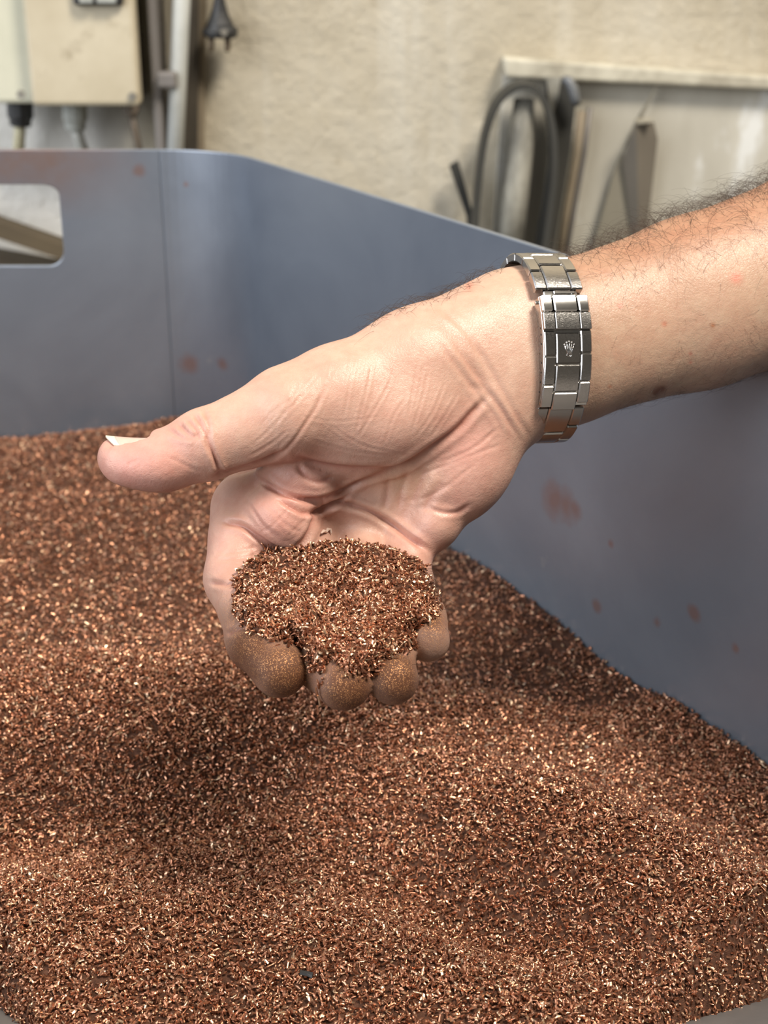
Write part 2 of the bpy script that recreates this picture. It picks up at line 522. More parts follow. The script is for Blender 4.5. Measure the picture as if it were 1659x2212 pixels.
# sloping front lip of the bin that the pile runs out on
lip = MB()
lip.quadbox([(-0.62, 0.16, CZ - 0.2315), (end[0], 0.16, CZ - 0.2315), (end[0], 0.52, CZ - 0.4115), (-0.62, 0.52, CZ - 0.4115)], (0, -0.0015, -0.003))
lip.obj('front_lip', M['lip'], binr)
MB().quadbox([(-0.62, 0.52, CZ - 0.4145), (end[0], 0.52, CZ - 0.4145), (end[0], 0.52, 0.25), (-0.62, 0.52, 0.25)], (0, -0.003, 0)).obj('front_panel', M['steel'], binr)
MB().box((-0.62, 0.52, 0.25), (0.20, YB, 0.254)).obj('base_plate', M['steel'], binr)
for (x, y) in ((-0.58, 0.56), (-0.58, 0.90), (-0.10, 0.90), (0.08, 0.56)):
    MB().tube([(x, y, 0.0), (x, y, 0.25)], 0.02, 12).obj('leg', M['steel'], binr)

# ------------------------------------------------------------------ copper bed
COPZ = CZ - 0.32


def vnoise(x, y, seed, f):
    r = np.random.default_rng(seed)
    g = r.random((64, 64))
    x = x * f + 20; y = y * f + 20
    i = np.floor(x).astype(int); j = np.floor(y).astype(int)
    u = x - i; w = y - j; u = u * u * (3 - 2 * u); w = w * w * (3 - 2 * w)
    a = g[i % 64, j % 64]; b = g[(i + 1) % 64, j % 64]; c = g[i % 64, (j + 1) % 64]; d = g[(i + 1) % 64, (j + 1) % 64]
    return (a * (1 - u) + b * u) * (1 - w) + (c * (1 - u) + d * u) * w - 0.5


def bump2(x, y, cx, cy, sx, sy, rot=0.0):
    c, s = math.cos(rot), math.sin(rot)
    u = (x - cx) * c + (y - cy) * s; v = -(x - cx) * s + (y - cy) * c
    return np.exp(-(u / sx) ** 2 - (v / sy) ** 2)


def bed_z(x, y):
    z = COPZ + vnoise(x, y, 3, 9) * 0.012 + vnoise(x, y, 4, 22) * 0.007 + vnoise(x, y, 5, 60) * 0.003
    z = z - 0.022 * np.clip((-x - 0.10) / 0.15, 0, 1) * np.clip((y - 0.7) / 0.2, 0, 1)
    # ridges and hollows left by digging hands
    z = z + 0.014 * bump2(x, y, -0.11, 0.545, 0.12, 0.045, 0.05)
    z = z - 0.016 * bump2(x, y, -0.10, 0.47, 0.10, 0.035, 0.10)
    z = z + 0.018 * bump2(x, y, 0.055, 0.455, 0.13, 0.030, -0.75)
    z = z - 0.016 * bump2(x, y, 0.035, 0.405, 0.07, 0.022, -0.55)
    z = z - 0.012 * bump2(x, y, 0.125, 0.50, 0.10, 0.04, -0.9)
    z = z + 0.008 * bump2(x, y, -0.05, 0.385, 0.10, 0.03, -0.1)
    # the pile runs out on the sloping lip at its two front corners
    def cut(ax, ay, bx, by):
        d = ((x - ax) * (by - ay) - (y - ay) * (bx - ax)) / math.hypot(bx - ax, by - ay)
        return d
    dr = cut(0.128, 0.379, 0.101, 0.347)
    dl = -cut(-0.128, 0.372, -0.117, 0.347)
    k = np.clip(np.maximum(0.015 - dr, 0.009 - dl) / 0.016, 0, 1)
    fade = np.clip((0.48 - y) / 0.04, 0, 1)
    return z - 0.040 * k * fade


gx = np.arange(-0.60, 0.30, 0.006); gy = np.arange(0.27, YB - 0.0005, 0.006)
PX, PY = np.meshgrid(gx, gy, indexing='ij')
xmax = 0.4626 - 0.6 * PY - 0.0012
# follow the rounded corner: clamp x to the inside of the side panel
PX2 = np.minimum(PX, xmax)
PZ = bed_z(PX2, PY)
nx, ny = PX.shape
bedV = np.stack([PX2, PY, PZ], -1).reshape(-1, 3)
bedF = []
for i in range(nx - 1):
    for j in range(ny - 1):
        if PX[i, j] < xmax[i, j] or PX[i, j + 1] < xmax[i, j + 1]:
            bedF.append((i * ny + j, (i + 1) * ny + j, (i + 1) * ny + j + 1, i * ny + j + 1))


def make_grain(seed, L, r, curl, nseg=3, ns=5, flat=1.0):
    g = np.random.default_rng(seed)
    pts = []; d = np.array([1.0, 0, 0]); p = np.array([-L / 2, 0, 0.0])
    for i in range(nseg + 1):
        pts.append(p.copy())
        d = d + g.normal(0, curl, 3) * np.array([0.2, 1, 0.8]); d /= np.linalg.norm(d)
        p = p + d * L / nseg
    pts = np.array(pts) - np.mean(pts, axis=0)
    V = []; F = []
    for i, q in enumerate(pts):
        rad = r * (0.72 if i in (0, nseg) else 1.0) * g.uniform(0.8, 1.15)
        ph = g.uniform(0, 1)
        for k in range(ns):
            a = 2 * math.pi * (k + 0.35 * ph) / ns
            rk = rad * g.uniform(0.75, 1.2)
            V.append(q + np.array([g.normal(0, 0.12) * r, rk * math.cos(a), rk * math.sin(a) * flat]))
    for i in range(nseg):
        for k in range(ns):
            F.append((i * ns + k, i * ns + (k + 1) % ns, (i + 1) * ns + (k + 1) % ns, (i + 1) * ns + k))
    F += [tuple(range(ns))[::-1], tuple(range(nseg * ns, (nseg + 1) * ns))]
    return V, F


grain_col = bpy.data.collections.new('granule_shapes')
specs = [(2.3, 0.62, 0.12, 2, 6, 1), (1.9, 0.72, 0.10, 2, 5, 0.9), (2.9, 0.55, 0.25, 3, 5, 1), (1.6, 0.80, 0.05, 2, 6, 0.7),
         (2.5, 0.50, 0.35, 3, 5, 1), (2.1, 0.80, 0.2, 2, 5, 0.5), (3.6, 0.42, 0.35, 4, 5, 1), (6.5, 0.40, 0.38, 7, 4, 1)]
for i, (L, r, cu, ns_, k_, fl_) in enumerate(specs):
    v, f = make_grain(100 + i, L / 1000, r / 1000, cu, ns_, k_, fl_)
    me = bpy.data.meshes.new('granule_shape'); me.from_pydata([tuple(q) for q in v], [], f)
    me.materials.append(M['copper'])
    if i in (6, 7):
        me.polygons.foreach_set('use_smooth', [True] * len(me.polygons))
    o = bpy.data.objects.new('granule_shape', me); grain_col.objects.link(o)


def grain_nodes():
    ng = bpy.data.node_groups.new('scatter_granules', 'GeometryNodeTree')
    ng.interface.new_socket('Geometry', in_out='INPUT', socket_type='NodeSocketGeometry')
    ng.interface.new_socket('Geometry', in_out='OUTPUT', socket_type='NodeSocketGeometry')
    gi = ng.nodes.new('NodeGroupInput'); go = ng.nodes.new('NodeGroupOutput')
    ci = ng.nodes.new('GeometryNodeCollectionInfo')
    ci.inputs['Collection'].default_value = grain_col
    ci.inputs['Separate Children'].default_value = True
    ci.inputs['Reset Children'].default_value = True
    iop = ng.nodes.new('GeometryNodeInstanceOnPoints')
    iop.inputs['Pick Instance'].default_value = True
    def attr(name, typ):
        a = ng.nodes.new('GeometryNodeInputNamedAttribute'); a.data_type = typ
        a.inputs['Name'].default_value = name
        return a.outputs['Attribute']
    ng.links.new(gi.outputs[0], iop.inputs['Points'])
    ng.links.new(attr('pt', 'BOOLEAN'), iop.inputs['Selection'])
    ng.links.new(ci.outputs[0], iop.inputs['Instance'])
    ng.links.new(attr('idx', 'INT'), iop.inputs['Instance Index'])
    e2r = ng.nodes.new('FunctionNodeEulerToRotation')
    ng.links.new(attr('rot', 'FLOAT_VECTOR'), e2r.inputs[0])
    ng.links.new(e2r.outputs[0], iop.inputs['Rotation'])
    ng.links.new(attr('scl', 'FLOAT_VECTOR'), iop.inputs['Scale'])
    jn = ng.nodes.new('GeometryNodeJoinGeometry')
    ng.links.new(iop.outputs[0], jn.inputs[0])
    ng.links.new(gi.outputs[0], jn.inputs[0])
    ng.links.new(jn.outputs[0], go.inputs[0])
    return ng


GN = grain_nodes()
WEI = np.array([0.19, 0.17, 0.13, 0.16, 0.12, 0.14, 0.07, 0.02])


def granulate(name, V, F, pts, tilt, mat, org, normals=None, smin=0.75, smax=1.25):
    """one stuff object: a bed mesh plus granules standing on the given points"""
    nb = len(V); n = len(pts)
    me = bpy.data.meshes.new(name)
    allv = np.vstack([V, pts]) - np.array(org)
    me.from_pydata(allv.tolist(), [], [tuple(map(int, f)) for f in F])
    me.materials.append(mat)
    me.polygons.foreach_set('use_smooth', [True] * len(me.polygons))
    sel = np.zeros(nb + n, bool); sel[nb:] = True
    me.attributes.new('pt', 'BOOLEAN', 'POINT').data.foreach_set('value', sel)
    idx = np.zeros(nb + n, np.int32); idx[nb:] = rng.choice(len(specs), n, p=WEI / WEI.sum())
    me.attributes.new('idx', 'INT', 'POINT').data.foreach_set('value', idx)
    rot = np.zeros((nb + n, 3), np.float32)
    if normals is None:
        rot[nb:, 0] = rng.uniform(0, 6.283, n); rot[nb:, 1] = rng.normal(0, tilt, n); rot[nb:, 2] = rng.uniform(0, 6.283, n)
    else:
        for i in range(n):
            q = Vector(normals[i]).to_track_quat('Z', 'Y') @ (Matrix.Rotation(random.uniform(0, 6.283), 3, 'Z') @ Matrix.Rotation(random.gauss(0, tilt), 3, 'Y') @ Matrix.Rotation(random.uniform(0, 6.283), 3, 'X')).to_quaternion()
            rot[nb + i] = q.to_euler()
    me.attributes.new('rot', 'FLOAT_VECTOR', 'POINT').data.foreach_set('vector', rot.ravel())
    s = np.ones((nb + n, 3), np.float32); s[nb:] = rng.uniform(smin, smax, (n, 1)); s[nb:, 0:1] *= rng.uniform(0.75, 1.3, (n, 1))
    me.attributes.new('scl', 'FLOAT_VECTOR', 'POINT').data.foreach_set('vector', s.ravel())
    o = bpy.data.objects.new(name, me); COL.objects.link(o)
    o.location = org
    md = o.modifiers.new('granules', 'NODES'); md.node_group = GN
    return o


# scatter over the part of the bed the photograph (and a step aside) can see
xs = np.concatenate([rng.uniform(-0.42, 0.26, 200000), rng.uniform(-0.26, 0.26, 165000)])
ys = np.concatenate([rng.uniform(0.285, YB - 0.003, 200000), rng.uniform(0.29, 0.56, 165000)])
keep = (np.abs(xs) < 0.06 + ys * 0.31) & (xs < 0.4626 - 0.6 * ys - 0.001)
ccen = cen
inarc = (xs > c0[0]) & ((xs - ccen[0]) * dirs[0] + (ys - ccen[1]) * dirs[1] < 0)
keep &= ~(inarc & (np.hypot(xs - ccen[0], ys - ccen[1]) > R - 0.001))
xs, ys = xs[keep], ys[keep]
zs = bed_z(xs, ys) + rng.uniform(-0.0016, 0.0018, len(xs))
bed = granulate('copper_granule_bed', bedV, bedF, np.stack([xs, ys, zs], 1), 0.5, M['copper_base'], (0, 0.6, COPZ), smin=0.58, smax=1.02)
tag(bed, 'bed of chopped copper wire granules filling the steel bin', 'copper granules', kind='stuff')

# ------------------------------------------------------------------ the arm and hand (signed distance field -> mesh)
HVX = 0.95
lo = np.array([-112.0, -72.0, -600.0]); hi = np.array([225.0, 172.0, -418.0])
dim = np.ceil((hi - lo) / HVX).astype(int)
AX = [lo[i] + HVX * np.arange(dim[i]) for i in range(3)]


def new_field(): return np.full(dim, 40.0, np.float32)


def local(bmin, bmax, pad):
    sl = []
    for i in range(3):
        a = int(np.clip(np.floor((bmin[i] - pad - lo[i]) / HVX), 0, dim[i])); b = int(np.clip(np.ceil((bmax[i] + pad - lo[i]) / HVX), 0, dim[i]))
        sl.append(slice(a, b))
    g = np.meshgrid(*[AX[i][sl[i]] for i in range(3)], indexing='ij', sparse=True)
    return tuple(sl), g


def smin(a, b, k):
    if k <= 0: return np.minimum(a, b)
    h = np.maximum(k - np.abs(a - b), 0) / k
    return np.minimum(a, b) - h * h * k * 0.25


def cone(D, a, b, ra, rb, k, n=None, f=1.0, sub=False):
    """round cone from a to b (camera mm); n, f: cross-section squeezed by f along n"""
    a = np.asarray(a, float); b = np.asarray(b, float); rm = max(ra, rb)
    sl, (X, Y, Z) = local(np.minimum(a, b) - rm, np.maximum(a, b) + rm, k + 8)
    d = b - a; L2 = float(d @ d) + 1e-9
    t = np.clip(((X - a[0]) * d[0] + (Y - a[1]) * d[1] + (Z - a[2]) * d[2]) / L2, 0, 1)
    wx = X - a[0] - t * d[0]; wy = Y - a[1] - t * d[1]; wz = Z - a[2] - t * d[2]
    if n is not None:
        n = np.asarray(n, float); n = n - d * (n @ d) / L2; n /= np.linalg.norm(n)
        q = (wx * n[0] + wy * n[1] + wz * n[2]) * (1 / f - 1)
        wx = wx + q * n[0]; wy = wy + q * n[1]; wz = wz + q * n[2]
    v = (np.sqrt(wx * wx + wy * wy + wz * wz) - (ra + (rb - ra) * t)).astype(np.float32)
    if f < 1: v = v * (0.5 + 0.5 * f)
    D[sl] = smin(D[sl], v, k)


def ell(D, c, axes, rad, k):
    """oriented ellipsoid: axes rows (unit), radii rad"""
    c = np.asarray(c, float); rm = max(rad)
    sl, (X, Y, Z) = local(c - rm, c + rm, k + 8)
    A = np.asarray(axes, float)
    x, y, z = X - c[0], Y - c[1], Z - c[2]
    q = [(A[i, 0] * x + A[i, 1] * y + A[i, 2] * z) for i in range(3)]
    k0 = np.sqrt(sum((q[i] / rad[i]) ** 2 for i in range(3)))
    k1 = np.sqrt(sum((q[i] / rad[i] ** 2) ** 2 for i in range(3))) + 1e-6
    v = (k0 * (k0 - 1) / k1).astype(np.float32)
    D[sl] = smin(D[sl], v, k)


def basis(px_dir, tilt=0.0):
    """axes for a blob: long axis along a pixel direction, tilted in depth"""
    u = np.array([px_dir[0], -px_dir[1], 0.0]); u /= np.linalg.norm(u)
    u = u * math.cos(tilt) + np.array([0, 0, 1.0]) * math.sin(tilt)
    w = np.cross([0, 0, 1.0], u); w /= np.linalg.norm(w)
    return np.array([u, w, np.cross(u, w)])


# forearm axis
WC = pc(1190, 748, 516); F1 = pc(1500, 655, 533); F0 = pc(1790, 560, 549)
F00 = F0 + (F0 - F1) * 1.0
AXIS = (F1 - WC) / np.linalg.norm(F1 - WC)
NRM = np.array([0, 0, 1.0]); NRM = NRM - AXIS * (NRM @ AXIS); NRM /= np.linalg.norm(NRM)
UPV = np.cross(NRM, AXIS); UPV *= np.sign(UPV[1])
WR, WF = 28.3, 0.74
H = new_field()
cone(H, F00, F0, 40, 36, 0, NRM, 0.92)
cone(H, F0, F1, 36, 31.5, 6, NRM, 0.86)
cone(H, F1, WC, 31.5, WR, 6, NRM, 0.79)
HEEL = pc(1065, 815, 508)
cone(H, WC, HEEL, WR, 25.5, 8, NRM, WF)
# palm body
cone(H, HEEL, pc(960, 880, 506), 24.5, 23, 8, NRM, 0.78)
cone(H, pc(1040, 900, 508), pc(905, 1120, 510), 17, 11.5, 8)
cone(H, pc(1000, 870, 508), pc(800, 1125, 512), 17, 11.5, 8)
cone(H, pc(960, 850, 506), pc(690, 1110, 511), 17, 12, 8)
cone(H, pc(900, 850, 504), pc(565, 1085, 506), 16, 12.5, 8)
# radial side of wrist, thumb
cone(H, pc(1085, 700, 512), pc(905, 795, 500), 18.5, 20, 8)
cone(H, pc(905, 795, 500), pc(725, 862, 488), 20, 17.5, 8)
cone(H, pc(725, 862, 488), pc(622, 893, 482), 17.5, 15.2, 6)
cone(H, pc(622, 893, 482), pc(530, 930, 480), 15.0, 12.0, 6)
cone(H, pc(530, 930, 480), pc(445, 960, 479), 12.0, 11.8, 5)
cone(H, pc(445, 960, 479), pc(355, 994, 479), 11.6, 9.9, 4)
cone(H, pc(355, 994, 479), pc(268, 990, 480), 9.9, 9.0, 4, [0.05, 1, 0], 0.93)
ell(H, pc(330, 1010, 476), basis((-1, 0.05)), (15, 7.5, 8.5), 4)
# thenar, hypothenar
ell(H, pc(835, 905, 496), basis((-1, 0.25), 0.18), (34, 19, 22), 6)
ell(H, pc(998, 1000, 505), basis((-0.55, 0.83), 0.0), (25, 18.3, 17), 5)
ell(H, pc(940, 1128, 504), basis((-0.6, 0.8), 0.0), (12, 9.5, 12), 3)
# web fold between thumb and index, pad under the index finger
ell(H, pc(642, 1030, 494), basis((0.9, 0.35)), (15, 8.5, 11), 2.5)
ell(H, pc(608, 1120, 494), basis((0.7, 0.5)), (13.5, 11.5, 13.5), 2.5)
ell(H, pc(770, 1095, 507), basis((1, 0.2)), (14, 7, 10), 3)
ell(H, pc(706, 1076, 504), basis((1, -0.1)), (12, 8, 10), 3)
# fingers, each its own chain
CH = {
    'index': [pc(532, 1098, 507), pc(514, 1250, 492), pc(558, 1382, 468), pc(604, 1447, 450)],
    'middle': [pc(675, 1145, 514), pc(655, 1310, 484), pc(703, 1425, 459), pc(742, 1476, 445)],
    'ring': [pc(785, 1155, 516), pc(785, 1310, 486), pc(828, 1415, 462), pc(849, 1467, 449)],
    'pinky': [pc(868, 1160, 514), pc(876, 1265, 492), pc(906, 1335, 474), pc(925, 1383, 463)],
}
RAD = {'index': (12.8, 10.9, 9.8, 8.9), 'middle': (11.5, 10.4, 9.6, 8.7), 'ring': (11.2, 10.0, 9.1, 8.2), 'pinky': (10.5, 9.0, 8.0, 7.2)}
FING = new_field(); FT = new_field()
for nm in CH:
    Df = FT; Df[:] = 40.0
    p, r = CH[nm], RAD[nm]
    for i in range(3):
        cone(Df, p[i], p[i + 1], r[i], r[i + 1], 5)
    # soft pads on the palmar side
    for i in range(3):
        mid = (p[i] + p[i + 1]) / 2
        d = p[i + 1] - p[i]; d /= np.linalg.norm(d)
        up = np.array([0, 0.75, 0.65]); up = up - d * (up @ d); up /= np.linalg.norm(up)
        s = np.cross(d, up)
        rm = (r[i] + r[i + 1]) / 2
        ell(Df, mid + up * rm * 0.28, np.array([d, s, up]), (np.linalg.norm(p[i + 1] - p[i]) * 0.50, rm * 0.93, rm * 0.86), 2.5)
    FING = np.minimum(FING, Df)
H = smin(H, FING, 5.0)


def surface_nets(D):
    s = D < 0
    cells = tuple(n - 1 for n in D.shape)
    def cs(i, j, k, A): return A[i:i + cells[0], j:j + cells[1], k:k + cells[2]]
    cnt = np.zeros(cells, np.int8)
    for i in (0, 1):
        for j in (0, 1):
            for k in (0, 1):
                cnt += cs(i, j, k, s)
    act = (cnt > 0) & (cnt < 8)
    ci = np.argwhere(act)
    num = -np.ones(cells, np.int64); num[act] = np.arange(len(ci))
    acc = np.zeros((len(ci), 3)); wt = np.zeros(len(ci))
    for ax in range(3):
        o1, o2 = [q for q in range(3) if q != ax]
        for u in (0, 1):
            for v in (0, 1):
                off = np.zeros(3, int); off[o1] = u; off[o2] = v
                A = ci + off; B = A.copy(); B[:, ax] += 1
                da = D[A[:, 0], A[:, 1], A[:, 2]]; db = D[B[:, 0], B[:, 1], B[:, 2]]
                m = (da < 0) != (db < 0)
                t = np.where(m, da / (da - db + 1e-12), 0)
                p = A.astype(float); p[:, ax] += t
                acc += p * m[:, None]; wt += m
    V = acc / wt[:, None]
    faces = []
    for ax in range(3):
        o1, o2 = (ax + 1) % 3, (ax + 2) % 3
        sl0 = [slice(None)] * 3; sl1 = [slice(None)] * 3
        sl0[ax] = slice(0, D.shape[ax] - 1); sl1[ax] = slice(1, D.shape[ax])
        a = s[tuple(sl0)]; b = s[tuple(sl1)]
        E = np.argwhere(a != b)
        E = E[(E[:, o1] > 0) & (E[:, o2] > 0) & (E[:, o1] < cells[o1]) & (E[:, o2] < cells[o2])]
        inside = a[E[:, 0], E[:, 1], E[:, 2]]
        q = []
        for (u, v) in ((1, 1), (0, 1), (0, 0), (1, 0)):
            c = E.copy(); c[:, o1] -= u; c[:, o2] -= v
            q.append(num[c[:, 0], c[:, 1], c[:, 2]])
        q = np.stack(q, 1)
        q[~inside] = q[~inside][:, ::-1]
        faces.append(q)
    return V * HVX + lo, np.vstack(faces)


# seat of the thumb nail
c_ = pc(276, 992, 480)
sl_, (X_, Y_, Z_) = local(c_ - 12, c_ + 12, 0)
zz_ = Z_ - c_[2]
top_ = c_[1] + 6.7 + 0.012 * np.clip(c_[0] - X_, 0, 9) ** 2 - 3.5 * (zz_ / 6.7) ** 2
v_ = np.minimum(np.minimum(Y_ - top_, (c_[0] + 8.0) - X_), 6.9 - np.abs(zz_))
H[sl_] = -smin(-H[sl_], -v_.astype(np.float32), 1.2)

# close the field at the far end of the grid
H[-2:, :, :] = np.maximum(H[-2:, :, :], 1.0)
SV, SF = surface_nets(H)


def scatter_add(idx, val, n):
    return np.stack([np.bincount(idx, val[:, c], n) for c in range(3)], 1)


def relax(V, F, it, fac):
    E = np.vstack([F[:, [0, 1]], F[:, [1, 2]], F[:, [2, 3]], F[:, [3, 0]]])
    n = len(V); cnt = np.bincount(E[:, 0], minlength=n) + np.bincount(E[:, 1], minlength=n)
    for _ in range(it):
        a = scatter_add(E[:, 0], V[E[:, 1]], n) + scatter_add(E[:, 1], V[E[:, 0]], n)
        V = V + fac * (a / np.maximum(cnt, 1)[:, None] - V)
    return V


def catmull(V, F):
    n, m = len(V), len(F)
    E = np.sort(np.vstack([F[:, [0, 1]], F[:, [1, 2]], F[:, [2, 3]], F[:, [3, 0]]]), axis=1)
    key = E[:, 0].astype(np.int64) * n + E[:, 1]
    uk, inv = np.unique(key, return_inverse=True)
    U = np.stack([uk // n, uk % n], 1); ne = len(U)
    FP = V[F].mean(1)
    fi = np.tile(np.arange(m), 4)
    fc = np.bincount(inv, minlength=ne)
    mid = (V[U[:, 0]] + V[U[:, 1]]) / 2
    EP = (mid + scatter_add(inv, FP[fi], ne) / fc[:, None]) / 2
    val = np.bincount(U.ravel(), minlength=n).astype(float)
    Rm = (scatter_add(U[:, 0], mid, n) + scatter_add(U[:, 1], mid, n)) / np.maximum(val, 1)[:, None]
    nf = np.bincount(F.ravel(), minlength=n)
    Fm = scatter_add(F.ravel(), np.repeat(FP, 4, axis=0), n) / np.maximum(nf, 1)[:, None]
    v_ = np.maximum(val, 3)[:, None]
    VP = (Fm + 2 * Rm + (v_ - 3) * V) / v_
    e = inv.reshape(4, m) + n; f = np.arange(m) + n + ne
    NF = np.vstack([np.stack([F[:, k], e[k], f, e[k - 1]], 1) for k in range(4)])
    return np.vstack([VP, EP, FP]), NF


def quad_normals(V, F):
    q = np.cross(V[F[:, 2]] - V[F[:, 0]], V[F[:, 3]] - V[F[:, 1]])
    a = scatter_add(F.ravel(), np.repeat(q, 4, axis=0), len(V))
    return a / (np.linalg.norm(a, axis=1)[:, None] + 1e-12)


HV, HF = catmull(relax(SV, SF, 3, 0.5), SF)
nv = len(HV)
HN = quad_normals(HV, HF)
if np.mean(np.einsum('ij,ij->i', HN, HV - HV.mean(0))) < 0:
    HN = -HN; HF = HF[:, ::-1]
depth = -HV[:, 2]
PXV = HV[:, 0] / depth * FPX + W_PX / 2; PYV = -HV[:, 1] / depth * FPX + H_PX / 2
view = -HV / np.linalg.norm(HV, axis=1)[:, None]
front = np.einsum('ij,ij->i', HN, view)
FRONT = np.clip(front * 3 + 0.15, 0, 1)


def poly_dist(pts, wide):
    pts = np.array(pts, float)
    out = np.full(nv, 1e3)
    tt = np.zeros(nv)
    tot = len(pts) - 1
    sel = np.where((PXV > pts[:, 0].min() - wide) & (PXV < pts[:, 0].max() + wide) & (PYV > pts[:, 1].min() - wide) & (PYV < pts[:, 1].max() + wide) & (front > -0.1))[0]
    x, y = PXV[sel], PYV[sel]
    best = np.full(len(sel), 1e3); bt = np.zeros(len(sel))
    for i in range(tot):
        a, b = pts[i], pts[i + 1]; d = b - a
        t = np.clip(((x - a[0]) * d[0] + (y - a[1]) * d[1]) / (d @ d), 0, 1)
        dist = np.hypot(x - a[0] - t * d[0], y - a[1] - t * d[1])
        m = dist < best
        best[m] = dist[m]; bt[m] = (i + t[m]) / tot
    out[sel] = best; tt[sel] = bt
    return out, tt


def smooth_line(pts, n=6):
    """Catmull-Rom through the points"""
    p = [np.array(q, float) for q in pts]
    if len(p) < 3: return pts
    p = [2 * p[0] - p[1]] + p + [2 * p[-1] - p[-2]]
    o = []
    for i in range(1, len(p) - 2):
        for k in range(n):
            t = k / n
            o.append(0.5 * ((2 * p[i]) + (-p[i - 1] + p[i + 1]) * t + (2 * p[i - 1] - 5 * p[i] + 4 * p[i + 1] - p[i + 2]) * t * t + (-p[i - 1] + 3 * p[i] - 3 * p[i + 1] + p[i + 2]) * t ** 3))
    o.append(p[-2])
    return o


